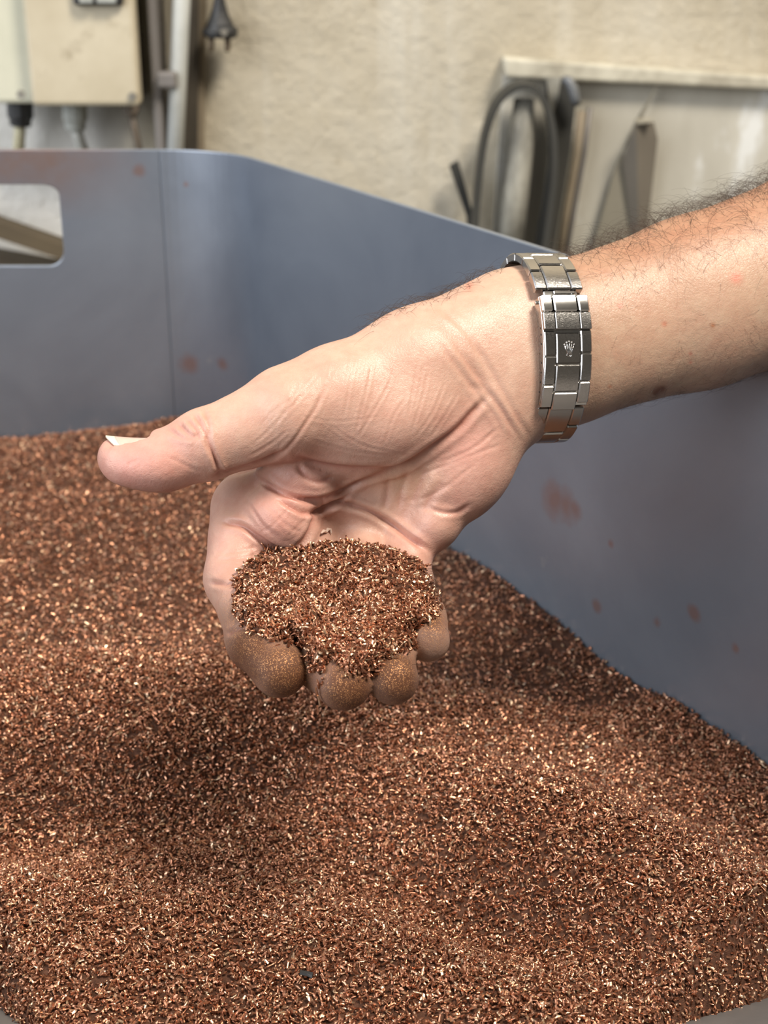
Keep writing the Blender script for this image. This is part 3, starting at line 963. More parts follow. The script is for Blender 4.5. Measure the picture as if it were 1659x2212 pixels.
# (points, depth mm, half width px, ridge mm)
CREASE = [
    # thumb: base line, web line
    ([(556, 1003), (600, 985), (632, 955), (660, 915), (682, 880), (700, 835)], 0.35, 4, 0.1),
    ([(455, 1032), (510, 1018), (560, 1002), (610, 978)], 1.4, 7, 0.2),
    # life line and the folds beside it
    ([(640, 985), (679, 1002), (741, 1013), (813, 1015), (867, 1009), (922, 976), (987, 929), (1023, 890), (1050, 860)], 1.25, 7, 0.35),
    ([(556, 1030), (585, 1052), (625, 1072), (687, 1080), (740, 1060), (790, 1036), (850, 1016), (922, 982)], 1.1, 5.5, 0.4),
    ([(640, 1000), (662, 1030), (690, 1040), (720, 1030)], 0.7, 6, 0.2),
    ([(596, 1072), (630, 1095), (660, 1108), (700, 1100), (730, 1084), (760, 1062)], 1.1, 5.5, 0.4),
    # heart line over the ring and little finger
    ([(690, 1098), (734, 1086), (795, 1104), (849, 1136), (885, 1162), (925, 1190)], 1.6, 6.5, 0.5),
    # pad below index, finger roots
    ([(480, 1128), (520, 1135), (555, 1160), (592, 1184), (640, 1195)], 1.5, 6, 0.4),
    ([(683, 1100), (676, 1135), (660, 1165), (640, 1185)], 1.3, 6, 0.4),
    ([(530, 1075), (565, 1130), (600, 1160)], 0.2, 4, 0.1),
    ([(575, 1090), (620, 1135), (650, 1150)], 0.15, 4, 0.05),
    # index joints
    ([(452, 1258), (490, 1262), (520, 1250)], 0.7, 6, 0.2),
    ([(488, 1372), (515, 1358), (545, 1352)], 0.9, 6, 0.2),
    ([(470, 1210), (530, 1205), (560, 1195)], 0.25, 4, 0.1),
    # little finger side of the palm
    ([(925, 1098), (960, 1108), (990, 1106), (1015, 1090)], 0.45, 5, 0.15),
    ([(920, 1010), (905, 1050), (890, 1090)], 0.5, 10, 0.2),
    ([(960, 1040), (930, 1075), (915, 1105)], 0.4, 9, 0.2),
    ([(700, 1075), (690, 1110)], 0.4, 5, 0.1),
    # thumb joint wrinkles
    ([(415, 893), (432, 915), (445, 940), (462, 985), (478, 1030)], 0.9, 6, 0.25),
    ([(405, 905), (425, 930), (432, 950)], 0.7, 6, 0.2),
    ([(385, 915), (405, 935), (425, 945)], 0.6, 6, 0.2),
    ([(440, 885), (450, 915), (455, 945)], 0.5, 5, 0.2),
    ([(362, 928), (395, 945), (420, 950)], 0.35, 5, 0.1),
    ([(440, 950), (470, 1000), (485, 1022)], 0.3, 4, 0.1),
    # thenar wrinkles
    ([(765, 765), (757, 820), (742, 905)], 0.054, 3, 0.1), ([(805, 770), (795, 830), (775, 905), (765, 960)], 0.054, 3, 0.1),
    ([(722, 790), (700, 850), (680, 900)], 0.060, 3, 0.1), ([(858, 770), (840, 830), (800, 900), (770, 950)], 0.060, 3, 0.1),
    ([(905, 770), (893, 840), (880, 905)], 0.048, 3, 0.1), ([(690, 805), (655, 850), (610, 900), (590, 930)], 0.060, 3, 0.1),
    ([(640, 830), (620, 880), (580, 930), (545, 960)], 0.054, 3, 0.1), ([(925, 800), (915, 850), (890, 930)], 0.048, 3, 0.1),
    ([(880, 855), (850, 900), (830, 960)], 0.048, 3, 0.1), ([(650, 900), (730, 910), (820, 900)], 0.030, 3, 0.05),
    ([(700, 910), (780, 960), (880, 985)], 0.030, 3, 0.05), ([(620, 930), (590, 955), (540, 985)], 0.060, 3, 0.1),
    ([(960, 830), (935, 890), (900, 940)], 0.048, 3, 0.1), ([(990, 850), (960, 900), (930, 945)], 0.048, 3, 0.1),
    ([(670, 950), (760, 975), (860, 985)], 0.042, 3, 0.05), ([(560, 920), (600, 880), (640, 860)], 0.042, 3, 0.05),
    # wrist folds
    ([(983, 745), (1030, 814), (1084, 886), (1124, 951)], 0.32, 6, 0.16), ([(1020, 740), (1060, 800), (1105, 880), (1138, 940)], 0.22, 6, 0.16),
    ([(945, 735), (985, 790), (1030, 850), (1070, 900), (1092, 955)], 0.22, 6, 0.14), ([(905, 690), (960, 715), (1000, 770)], 0.11, 7, 0.07),
    ([(1010, 830), (1050, 850), (1090, 905), (1105, 955)], 0.22, 7, 0.14),
    ([(925, 680), (980, 720), (1020, 790), (1050, 830)], 0.14, 6, 0.09), ([(950, 665), (1010, 720), (1050, 780)], 0.11, 6, 0.09),
    # hypothenar fine lines
    ([(1075, 925), (1020, 970), (950, 1000)], 0.2, 4, 0.1), ([(1085, 960), (1000, 990), (900, 1030)], 0.15, 4, 0.05),
    ([(1030, 1000), (950, 1060), (900, 1080)], 0.15, 4, 0.05), ([(840, 1030), (835, 1075), (830, 1100)], 0.3, 6, 0.1), ([(880, 1020), (868, 1060), (860, 1100)], 0.3, 6, 0.1),
    # index pad hatching
    ([(640, 1080), (590, 1135), (560, 1150)], 0.1, 3, 0.03), ([(660, 1120), (620, 1160)], 0.1, 3, 0.03), ([(480, 1200), (560, 1180)], 0.15, 4, 0.05), ([(545, 1170), (553, 1240)], 0.2, 4, 0.05),
    # thumb pad
    ([(300, 990), (275, 1005)], 0.15, 4, 0.05), ([(360, 985), (400, 1005), (440, 1020)], 0.12, 4, 0.05),
]
disp = np.zeros(nv); line_col = np.zeros(nv)
for pts, dep, hw, ridge in CREASE:
    d, t = poly_dist(smooth_line(pts), hw * 4)
    end_f = np.clip(np.minimum(t, 1 - t) * 7 + 0.15, 0, 1)
    g = np.exp(-(d / hw) ** 2)
    disp -= dep * g * end_f * FRONT
    disp += ridge * np.exp(-((d - hw * 2.1) / (hw * 1.1)) ** 2) * end_f * FRONT
    line_col = np.maximum(line_col, np.exp(-(d / (hw * 0.6)) ** 2) * end_f * min(1, dep * 1.2) * FRONT)
HV = HV + HN * np.clip(disp, -2.0, 0.9)[:, None]


# skin tone, drawn from where the arm is tanned and the palm is pink
def blob(px, py, sx, sy=None):
    sy = sy or sx
    return np.exp(-((PXV - px) / sx) ** 2 - ((PYV - py) / sy) ** 2)


along = (HV - WC) @ AXIS                    # mm from the wrist towards the elbow
upv = (HV - WC) @ UPV
base = np.array([0.57, 0.385, 0.285])
tone = np.tile(base, (nv, 1))


def tint(w, c, amt=1.0):
    global tone
    w = np.clip(w * amt, 0, 1)[:, None]
    tone = tone * (1 - w) + np.array(c) * w


arm = np.clip((along + 5) / 20, 0, 1)
tint(arm, (0.51, 0.345, 0.245))
tint(arm * np.clip((upv + 4) / 26, 0, 1) * np.clip((along + 5) / 60 + 0.35, 0, 1), (0.43, 0.235, 0.145), 0.95)
palm = np.clip((-along - 12) / 25, 0, 1)
tint(palm, (0.59, 0.375, 0.29), 0.8)
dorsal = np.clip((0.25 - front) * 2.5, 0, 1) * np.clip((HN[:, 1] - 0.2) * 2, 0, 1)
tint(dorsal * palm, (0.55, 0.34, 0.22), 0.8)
for (px, py, s, amt) in ((1010, 960, 80, 0.55), (640, 1030, 90, 0.35), (620, 1120, 100, 0.5), (300, 1000, 140, 0.75), (820, 960, 130, 0.25), (900, 1180, 70, 0.4), (500, 1200, 90, 0.35), (1000, 1060, 90, 0.35)):
    tint(blob(px, py, s) * palm, (0.62, 0.30, 0.255), amt)
tint(blob(880, 1040, 70, 40) * palm, (0.66, 0.44, 0.29), 0.6)
tint(blob(420, 1180, 1, 1), base)
for (px, py, s, c) in ((1424, 843, 9, (0.22, 0.095, 0.05)), (1416, 848, 8, (0.22, 0.095, 0.05)), (1432, 840, 7, (0.22, 0.095, 0.05)), (1435, 700, 6, (0.5, 0.22, 0.14)), (1540, 703, 5, (0.45, 0.2, 0.1)), (1590, 600, 12, (0.62, 0.24, 0.17)), (1340, 660, 6, (0.55, 0.25, 0.18)), (1492, 764, 4, (0.45, 0.2, 0.14)), (1318, 835, 4, (0.45, 0.2, 0.12)), (1492, 783, 3, (0.5, 0.2, 0.14)), (1014, 617, 10, (0.62, 0.28, 0.2))):
    tint(blob(px, py, s), c, 0.95)
tint(line_col, (0.46, 0.18, 0.14), 0.5)
fing_y = np.zeros(nv)
dust = np.zeros(nv)
for (px, py, sx, sy, a) in ((620, 1440, 75, 62, 1.0), (540, 1390, 55, 45, 0.9), (505, 1330, 40, 55, 0.55), (752, 1468, 60, 62, 1.0), (855, 1450, 52, 58, 1.0), (935, 1340, 42, 55, 0.75), (930, 1290, 40, 60, 0.6), (700, 1330, 170, 110, 1.0)):
    dust = np.maximum(dust, a * blob(px, py, sx, sy))
dust = np.clip(dust * 1.35, 0, 1) * np.clip((-along - 40) / 20, 0, 1)
grime = np.clip(np.maximum(np.maximum(blob(540, 1430, 75, 70), blob(620, 1480, 70, 50)), np.maximum(blob(750, 1500, 70, 60), np.maximum(blob(860, 1480, 60, 60), 0.5 * blob(940, 1390, 45, 50)))) * 1.2, 0, 1)
tint(grime, (0.09, 0.037, 0.022), 0.95)

ORG = c2w(pc(900, 1000, 505))
WV = c2w(HV)
me1 = bpy.data.meshes.new('person')
me1.vertices.add(nv); me1.vertices.foreach_set('co', (WV - ORG).astype(np.float32).ravel())
me1.loops.add(len(HF) * 4); me1.loops.foreach_set('vertex_index', HF.astype(np.int32).ravel())
me1.polygons.add(len(HF)); me1.polygons.foreach_set('loop_start', np.arange(0, len(HF) * 4, 4, dtype=np.int32))
me1.update(calc_edges=True)
att = me1.attributes.new('tone', 'FLOAT_COLOR', 'POINT')
att.data.foreach_set('color', np.concatenate([tone, np.ones((nv, 1))], 1).astype(np.float32).ravel())
att = me1.attributes.new('dust', 'FLOAT', 'POINT'); att.data.foreach_set('value', dust.astype(np.float32))
me1.materials.append(M['skin'])
me1.polygons.foreach_set('use_smooth', [True] * len(me1.polygons))
me1.update()
person = bpy.data.objects.new('person', me1); COL.objects.link(person)
person.location = ORG
tag(person, 'bare forearm with palm-up cupped hand holding copper granules above the bin', 'person')

# thumb nail: an arched plate on the upper side of the thumb tip
def nail_grid(u0, u1, nu, lift):
    V = []; nw = 13
    for i in range(nu):
        u = u0 + (u1 - u0) * i / (nu - 1)               # 0 at the root .. 1 at the free edge
        for j in range(nw):
            w = -1 + 2 * j / (nw - 1)
            z = w * 6.7 * min(1.0, 0.6 + 2.4 * u)
            px = 328 - 99 * u + 26 * w * w * max(0, u - 0.35) / 0.65 - 10 * w * w * max(0, 0.2 - u) / 0.2
            y = 7.1 + 0.9 * u ** 2 - 3.5 * (z / 6.7) ** 2
            V.append(pc(px, 992, 480) + np.array([0, y + lift, z]))
    F = [(i * nw + j, i * nw + j + 1, (i + 1) * nw + j + 1, (i + 1) * nw + j) for i in range(nu - 1) for j in range(nw - 1)]
    return np.array(V), F
for (u0, u1, nm, mt) in ((0.0, 0.80, 'thumb_nail', 'nail'), (0.80, 1.0, 'nail_edge', 'nail_tip')):
    v, f = nail_grid(u0, u1, 10, 0.1)
    o = mesh_obj(nm, c2w(v), f, M[mt], person, smooth=True)
    s_ = o.modifiers.new('thick', 'SOLIDIFY'); s_.thickness = 0.0006; s_.offset = -1
    if nm == 'nail_edge': o['label'] = 'pale free edge of the thumb nail'

# arm hair
hw = MB(); hv = []; hf = []
cand = np.where((along > 14) & (along < 125) & (front > -0.35))[0]
wgt = 0.25 + 2.2 * np.clip((upv[cand] + 2) / 24, 0, 1) ** 2 + 1.0 * np.clip((-upv[cand] - 18) / 8, 0, 1)
wgt *= np.where(front[cand] < 0.35, 1.6, 1.0)
pick = rng.choice(cand, 1900, p=wgt / wgt.sum())
cand2 = np.where((PXV > 800) & (PXV < 1085) & (front > -0.5) & (front < 0.45) & (HN[:, 1] > 0.5) & (along < -6))[0]
pick2 = rng.choice(cand2, 330)
cand3 = np.where((PXV > 1130) & (PXV < 1260) & (front > -0.5) & (front < 0.3) & (HN[:, 1] > 0.4) & (along > 8))[0]
pick3 = rng.choice(cand3, 60) if len(cand3) else []


def add_hair(vi, L, lift, curl, r=0.055):
    nrm = HN[vi]; p = HV[vi].copy() - nrm * 0.3
    tan = -AXIS * random.uniform(-0.6, 1.1) + UPV * random.gauss(0.1, 0.6)
    tan = tan - nrm * (tan @ nrm); tan /= np.linalg.norm(tan) + 1e-6
    side = np.cross(nrm, tan)
    d = nrm * lift + tan * (1 - lift * 0.5); d /= np.linalg.norm(d)
    bend = random.gauss(0, curl)
    n = 9; pts = [p]
    for i in range(n):
        d = d + (side * bend - nrm * 0.15 * (lift + 0.15)) ; d /= np.linalg.norm(d)
        p = p + d * L / n
        pts.append(p)
    b = len(hv)
    for i, q in enumerate(pts):
        rr_ = r * (1 - 0.8 * i / n)
        t = pts[min(i + 1, n)] - pts[max(i - 1, 0)]; t = t / np.linalg.norm(t)
        u = np.cross(t, [0.3, 0.2, 0.93]); u /= np.linalg.norm(u); w = np.cross(t, u)
        for k in range(3):
            a = 2.0944 * k
            hv.append(q + rr_ * (math.cos(a) * u + math.sin(a) * w))
    for i in range(n):
        for k in range(3):
            hf.append((b + i * 3 + k, b + i * 3 + (k + 1) % 3, b + (i + 1) * 3 + (k + 1) % 3, b + (i + 1) * 3 + k))


for vi in pick:
    top = np.clip(upv[vi] / 26, 0, 1)
    add_hair(vi, random.uniform(8, 17) * (0.75 + 0.5 * top), random.uniform(0.15 + 0.35 * top, 0.6 + 0.6 * top), random.choice((0.15, 0.30, 0.4)), 0.032 + 0.018 * top)
for vi in pick2: add_hair(vi, random.uniform(6, 13), random.uniform(0.4, 1.0), 0.26, 0.06)
for vi in pick3: add_hair(vi, random.uniform(5, 10), random.uniform(0.4, 0.9), 0.28, 0.05)
ho = mesh_obj('arm_hair', c2w(np.array(hv)), hf, M['hair'], person)
tag(ho, 'dark curly arm hair', kind='stuff')

# ------------------------------------------------------------------ wristwatch bracelet
watch = empty('wristwatch', c2w(WC).tolist())
tag(watch, 'steel three-row link watch bracelet with folding clasp round the wrist', 'wristwatch')
# the bracelet sits a little aslant on the wrist
UPB = np.array([-0.045, 1.0, 0.0]); UPB /= np.linalg.norm(UPB)
NRB = np.array([0.27, 0.0, 0.963]); NRB = NRB - UPB * (NRB @ UPB); NRB /= np.linalg.norm(NRB)
AXB = np.cross(UPB, NRB); AXB *= np.sign(AXB[0])
WA, WB = 31.4, WR * WF + 3.6
WCEN = pc(1160, 753, 515)


def ring(th, h):
    """point of the bracelet curve at angle th (0 = towards the camera, + = up), h mm above the skin"""
    n = np.array([math.sin(th) / WA, math.cos(th) / WB]); n /= np.linalg.norm(n)
    return np.array([WA * math.sin(th), WB * math.cos(th)]) + n * h


def rp(th, w, h):
    q = ring(th, h)
    return WCEN + UPB * q[0] + NRB * q[1] + AXB * w


def piece(name, t0, t1, w0, w1, h0, h1, mat, ch=0.35, parent=None, nseg=None, label=None):
    t0, t1 = math.radians(t0), math.radians(t1)
    nseg = nseg or max(3, int(abs(t1 - t0) / 0.05))
    arcl = np.linalg.norm(rp(t1, 0, h1) - rp(t0, 0, h1)) + 1e-6
    e = min(0.3, ch / arcl) * (t1 - t0)
    st = [(t0, ch)] + [(t0 + e + (t1 - t0 - 2 * e) * i / nseg, 0.0) for i in range(nseg + 1)] + [(t1, ch)]
    V = []
    for (t, c) in st:
        hh = h1 - c; wa, wb = w0 + c * 0.6, w1 - c * 0.6
        for (w, h) in ((wa, h0), (wa, hh - ch), (wa + ch, hh), (wb - ch, hh), (wb, hh - ch), (wb, h0)):
            V.append(rp(t, w, h))
    n = len(st); F = []
    for i in range(n - 1):
        for k in range(6):
            F.append((i * 6 + k, i * 6 + (k + 1) % 6, (i + 1) * 6 + (k + 1) % 6, (i + 1) * 6 + k))
    F += [tuple(range(6))[::-1], tuple(range((n - 1) * 6, n * 6))]
    o = mesh_obj(name, c2w(np.array(V)), F, mat, parent or watch)
    o.data.polygons.foreach_set('use_smooth', [True] * len(o.data.polygons)); o.data.set_sharp_from_angle(angle=math.radians(25))
    if label: o['label'] = label
    return o


def th_of(py):   # bracelet angle for a pixel row on the camera side
    u = (753 - py) / FPX * 494 / abs(UPB[1]) 
    return math.degrees(math.asin(max(-0.98, min(0.98, u / (WA + 3)))))


HWD = 8.9; CW = 4.5
# upper rows of links above the clasp
T = th_of(640)
tops = [T, T + 15, T + 31, T + 47, T + 64, T + 84, T + 106, T + 128]
for i in range(len(tops) - 1):
    a, b = tops[i], tops[i + 1]; sh = (b - a) * 0.42
    for w0, w1 in ((-HWD, -CW - 0.06), (CW + 0.06, HWD)):
        piece('side_link', a + (0 if i == 0 else 0.9), b, w0, w1, 0.2, 2.9, M['watch_steel'], 0.45)
    piece('centre_link', a + (0 if i == 0 else sh + 0.9), b + sh, -CW, CW, 0.2, 3.0, M['watch_steel'], 0.5)
# clasp
piece('hinge', th_of(655), th_of(641), -6.0, 6.6, 0.6, 2.0, M['watch_polish'], 0.3)
piece('hinge_loop', th_of(652), th_of(643), -2.5, 5.5, 1.8, 2.8, M['watch_polish'], 0.3)
piece('clasp_body', th_of(893), th_of(659), -HWD, HWD, -0.8, 3.6, M['watch_polish'], 0.3)
cols = ((-HWD + 0.1, -CW - 0.15), (-CW + 0.05, CW - 0.05), (CW + 0.15, HWD - 0.1))
for k, (w0, w1) in enumerate(cols):
    piece('lock_plate', th_of(697), th_of(660), w0, w1, 3.2, 5.2, M['watch_polish'], 0.55)
    piece('lock_plate', th_of(734), th_of(698), w0, w1, 3.2, 5.1, M['watch_steel'], 0.25)
rows = {0: ((737, 789), (791, 849), (851, 894)), 1: ((741, 806), (808, 863), (865, 900)), 2: ((735, 783), (785, 842), (844, 886))}
crown_plate = None
for k, (w0, w1) in enumerate(cols):
    for r_i, (y0, y1) in enumerate(rows[k]):
        o = piece('clasp_plate', th_of(y1), th_of(y0), w0, w1, 3.2, 4.4, M['watch_steel'], 0.4)
        if k == 1 and r_i == 0: crown_plate = o; o['label'] = 'clasp plate with raised crown emblem'
# pin holes along the side of the clasp
for py in (728, 742, 763, 805, 826, 847, 868):
    t = math.radians(th_of(py)); c = rp(t, -HWD - 0.02, 1.7)
    V = [c + AXB * -0.04 + 0.36 * (math.cos(a) * UPB + math.sin(a) * NRB) for a in np.linspace(0, 2 * math.pi, 10, endpoint=False)]
    V += [q + AXB * 0.3 for q in V]
    mesh_obj('pin_hole', c2w(np.array(V)), [tuple(range(10))] + [(i, (i + 1) % 10, 10 + (i + 1) % 10, 10 + i) for i in range(10)], M['hole'], watch)
for py, ww in ((668, -HWD - 0.1), (893, -HWD - 0.3)):
    t = math.radians(th_of(py)); c = rp(t, ww, 1.5)
    b = MB().tube([c2w(c - AXB * 0.7), c2w(c - AXB * 0.5), c2w(c + AXB * 0.6)], [0.0004, 0.0007, 0.0007], 8)
    b.obj('clasp_pin', M['watch_polish'], watch, smooth=True)
# lower rows of links to the back of the wrist
T = th_of(896)
lows = [T, T - 17, T - 36, T - 56, T - 78, T - 100]
for i in range(len(lows) - 1):
    a, b = lows[i], lows[i + 1]; sh = (b - a) * 0.4
    for w0, w1 in ((-HWD, -CW - 0.06), (CW + 0.06, HWD)):
        piece('side_link', b, a - 0.9, w0, w1, 0.2, 2.9, M['watch_steel'], 0.45)
    piece('centre_link', b + sh, a + (0 if i == 0 else sh) - 0.9, -CW, CW, 0.2, 3.0, M['watch_steel'], 0.5)
# watch head on the back of the wrist
head = MB(); hc = WCEN - NRB * (WB + 4.0)
hp = []
for (rr_, hh) in ((15.5, 3.2), (17.5, 2.0), (17.5, -1.5), (16.0, -4.0), (13.5, -4.8)):
    hp.append((rr_, hh))
V = []; ns = 28
for rr_, hh in hp:
    for k in range(ns):
        a = 2 * math.pi * k / ns
        V.append(hc + UPB * rr_ * math.cos(a) + AXB * rr_ * math.sin(a) + NRB * hh)
F = [(i * ns + k, i * ns + (k + 1) % ns, (i + 1) * ns + (k + 1) % ns, (i + 1) * ns + k) for i in range(len(hp) - 1) for k in range(ns)]
F += [tuple(range(ns)), tuple(range((len(hp) - 1) * ns, len(hp) * ns))]
mesh_obj('watch_case', c2w(np.array(V)), F, M['watch_polish'], watch)
# raised crown emblem on the clasp plate
cr = MB()
tc = math.radians(th_of(776)); O = rp(tc, 0.15, 4.45)
e_up = rp(tc + 0.05, 0.15, 4.45) - rp(tc - 0.05, 0.15, 4.45); e_up /= np.linalg.norm(e_up)
e_n = np.cross(AXB, e_up); e_n *= np.sign(e_n @ NRB)
def E(x, y, z=0.0): return c2w(O + AXB * x + e_up * y + e_n * z)
for bx, tx, ty in ((-0.55, -1.75, 1.55), (-0.3, -0.95, 2.25), (0, 0, 2.55), (0.3, 0.95, 2.25), (0.55, 1.75, 1.55)):
    cr.tube([E(bx, -1.7, 0.05), E((bx + tx) / 2, (ty - 1.7) / 2, 0.12), E(tx, ty, 0.1)], [0.00030, 0.00026, 0.00013], 7)
    ball = [E(tx, ty - 0.30 + 0.60 * q / 4, 0.12) for q in range(5)]
    cr.tube(ball, [0.00006, 0.00026, 0.00033, 0.00026, 0.00006], 8)
cr.tube([E(0.95 * math.cos(a), -2.05 + 0.38 * math.sin(a), 0.1) for a in np.linspace(0, 2 * math.pi, 17)], 0.00018, 6, cap=False)
eo = cr.obj('crown_emblem', M['watch_polish'], watch, smooth=True)
eo['label'] = 'raised five-point crown emblem'

# ------------------------------------------------------------------ copper handful
OUT = [(506, 1256), (545, 1215), (581, 1186), (625, 1184), (655, 1184), (690, 1174), (735, 1171), (780, 1173), (830, 1184), (875, 1198), (910, 1222), (932, 1265), (945, 1305), (930, 1335), (898, 1352), (888, 1392), (858, 1404),
       (825, 1424), (800, 1450), (760, 1444), (738, 1434), (714, 1412), (690, 1456), (668, 1414), (640, 1382), (580, 1374), (545, 1358), (520, 1340), (512, 1305)]


def pile_depth(px, py):
    t = (py - 1160) / 260.0
    d = 491 - 53 * t
    r2 = ((px - 715) / 230.0) ** 2 + ((py - 1295) / 160.0) ** 2
    return d + 3 - 6.5 * np.clip(1 - r2 * r2, -0.5, 1)


# nearest hand surface seen at a pixel (5 px bins), so that the heap rests on palm and fingers
bx = ((PXV - 400) / 5).astype(int); by = ((PYV - 1050) / 5).astype(int)
okb = (bx >= 0) & (bx < 130) & (by >= 0) & (by < 110)
SURF = np.full((130, 110), 900.0)
np.minimum.at(SURF, (bx[okb], by[okb]), -HV[okb, 2])
for _ in range(2):      # fill pin holes
    P_ = np.pad(SURF, 1, mode='edge')
    SURF = np.where(SURF > 800, np.minimum.reduce([P_[:-2, 1:-1], P_[2:, 1:-1], P_[1:-1, :-2], P_[1:-1, 2:]]), SURF)


def surf(px, py):
    i = np.clip(((np.asarray(px) - 400) / 5).astype(int), 0, 129); j = np.clip(((np.asarray(py) - 1050) / 5).astype(int), 0, 109)
    return SURF[i, j]


NR = 16; outl = np.array(smooth_line(OUT + [OUT[0]], 3))[:-1]; no = len(outl)
pcen = np.array([715.0, 1300.0])


def edge_dist(x, y):
    best = np.full(np.shape(x), 1e3)
    for q0, q1 in zip(outl, np.roll(outl, -1, axis=0)):
        d_ = q1 - q0
        t_ = np.clip(((x - q0[0]) * d_[0] + (y - q0[1]) * d_[1]) / (d_ @ d_ + 1e-9), 0, 1)
        best = np.minimum(best, np.hypot(x - q0[0] - t_ * d_[0], y - q0[1] - t_ * d_[1]))
    return best


def heap_depth(x, y):
    x = np.asarray(x, float); y = np.asarray(y, float)
    d = pile_depth(x, y) + vnoise(x / 100, y / 100, 9, 3) * 3
    s0 = surf(x, y); s0 = np.where(s0 > 560, d + 6, s0)
    w = np.clip(1 - edge_dist(x, y) / 38.0, 0, 1) ** 1.5
    return d * (1 - w) + np.minimum(s0 - 0.6, d + 14) * w


PV = [pc(*pcen, float(heap_depth(pcen[0:1], pcen[1:2])[0]))]
for i in range(1, NR + 1):
    q = pcen + (outl - pcen) * (i / NR)
    dq = heap_depth(q[:, 0], q[:, 1])
    PV += [pc(a_, b_, c_) for (a_, b_), c_ in zip(q, dq)]
PV = np.array(PV)
skirt = PV[-no:] + np.array([0, -2.0, -6.0])
PV = np.vstack([PV, skirt, pc(*pcen, pile_depth(*pcen) + 22)[None]])
PF = [(0, 1 + k, 1 + (k + 1) % no) for k in range(no)]
for i in range(NR):
    for k in range(no):
        a = 1 + i * no
        PF.append((a + k, a + no + k, a + no + (k + 1) % no, a + (k + 1) % no))
last = 1 + NR * no
PF += [(last + k, len(PV) - 1, last + (k + 1) % no) for k in range(no)]


def in_poly(x, y, P):
    ins = np.zeros(len(x), bool); j = len(P) - 1
    for i in range(len(P)):
        xi, yi = P[i]; xj, yj = P[j]
        c = ((yi > y) != (yj > y)) & (x < (xj - xi) * (y - yi) / (yj - yi + 1e-9) + xi)
        ins ^= c; j = i
    return ins


gx_ = rng.uniform(480, 960, 14000); gy_ = rng.uniform(1140, 1475, 14000)
ok = in_poly(gx_ + rng.normal(0, 2.5, len(gx_)), gy_ + rng.normal(0, 2.5, len(gy_)), outl)
gx_, gy_ = gx_[ok][:6500], gy_[ok][:6500]
gd = heap_depth(gx_, gy_)
# stray granules stuck to the skin round the heap
sx_ = rng.uniform(470, 985, 9000); sy_ = rng.uniform(1150, 1480, 9000)
ed_ = edge_dist(sx_, sy_); so_ = surf(sx_, sy_)
ks = (~in_poly(sx_, sy_, outl)) & (so_ < 520) & (sy_ > 1200) & (rng.random(9000) < np.exp(-ed_ / 5.0))
gx_ = np.concatenate([gx_, sx_[ks]]); gy_ = np.concatenate([gy_, sy_[ks]]); gd = np.concatenate([gd, so_[ks] - 0.3])
HP = np.stack([(gx_ - W_PX / 2) / FPX * gd, -(gy_ - H_PX / 2) / FPX * gd, -gd], 1) + rng.normal(0, 0.45, (len(gx_), 3))
HPW = c2w(HP)
nrm_w = (0.78 * UP + 0.62 * BACK); nrm_w = np.tile(nrm_w / np.linalg.norm(nrm_w), (len(HP), 1)) + rng.normal(0, 0.15, (len(HP), 3))
pile = granulate('copper_handful', c2w(PV), PF, HPW, 0.55, M['copper_base'], tuple(c2w(pc(715, 1320, 480))), normals=nrm_w, smin=0.62, smax=1.05)
tag(pile, 'handful of shiny copper granules heaped in the cupped hand', 'copper granules', kind='stuff')

# a curled pale shaving on the palm, a dark fleck in the bed, granules dropping between the fingers
sh = MB()
sh.tube([c2w(pc(x, y, float(surf(np.array([x]), np.array([y]))[0]) - 1.0)) for x, y, d in ((694, 1152, 493), (699, 1147, 492), (705, 1149, 491), (708, 1143, 490.5), (714, 1144, 490), (716, 1152, 490))], [0.0002, 0.0006, 0.0005, 0.0006, 0.0005, 0.0002], 6)
o = sh.obj('copper_shaving', simple('pale_copper', (0.95, 0.74, 0.62), 0.3, 0.35))
tag(o, 'curled pale copper shaving lying on the palm above the handful', 'copper shaving')
fp = on_y(662, 2147, 0.365); 
fx, fy = fp[0], 0.365
fv, ff = make_grain(55, 0.0042, 0.0014, 0.1, 2, 6, 0.7)
o = mesh_obj('dark_fleck', np.array(fv) + np.array([fx, fy, float(bed_z(np.array([fx]), np.array([fy]))[0]) + 0.0022]), ff, M['plastic_black'])
tag(o, 'small black plastic fleck among the copper granules at the front', 'fleck')
for i, (px, py, d) in enumerate(((687, 1478, 440), (684, 1494, 440), (689, 1512, 441), (686, 1534, 441), (663, 1632, 446), (667, 1655, 447), (673, 1642, 447), (806, 1660, 447), (803, 1514, 441))):
    fv, ff = make_grain(70 + i, 0.0032, 0.0005, 0.1, 2, 5, 1)
    rot = np.array(Matrix.Rotation(random.uniform(-0.3, 0.3), 3, 'Z') @ Matrix.Rotation(math.radians(80), 3, 'Y'))
    o = mesh_obj('falling_granule', np.array(fv) @ rot.T + c2w(pc(px, py, d)), ff, M['copper'])
    tag(o, 'single copper granule dropping through the air below the fingers', 'granule', 'granules falling from the hand')

# ------------------------------------------------------------------ things on the back wall, left
def wp(px, py, off=0.0):
    return on_y(px, py, YW - off)


def slab(px0, py0, px1, py1, off0, off1):
    a = wp(px0, py0, off1); b = wp(px1, py1, off1)
    return MB().box((a[0], YW - off1, min(a[2], b[2])), (b[0], YW - off0, max(a[2], b[2])))


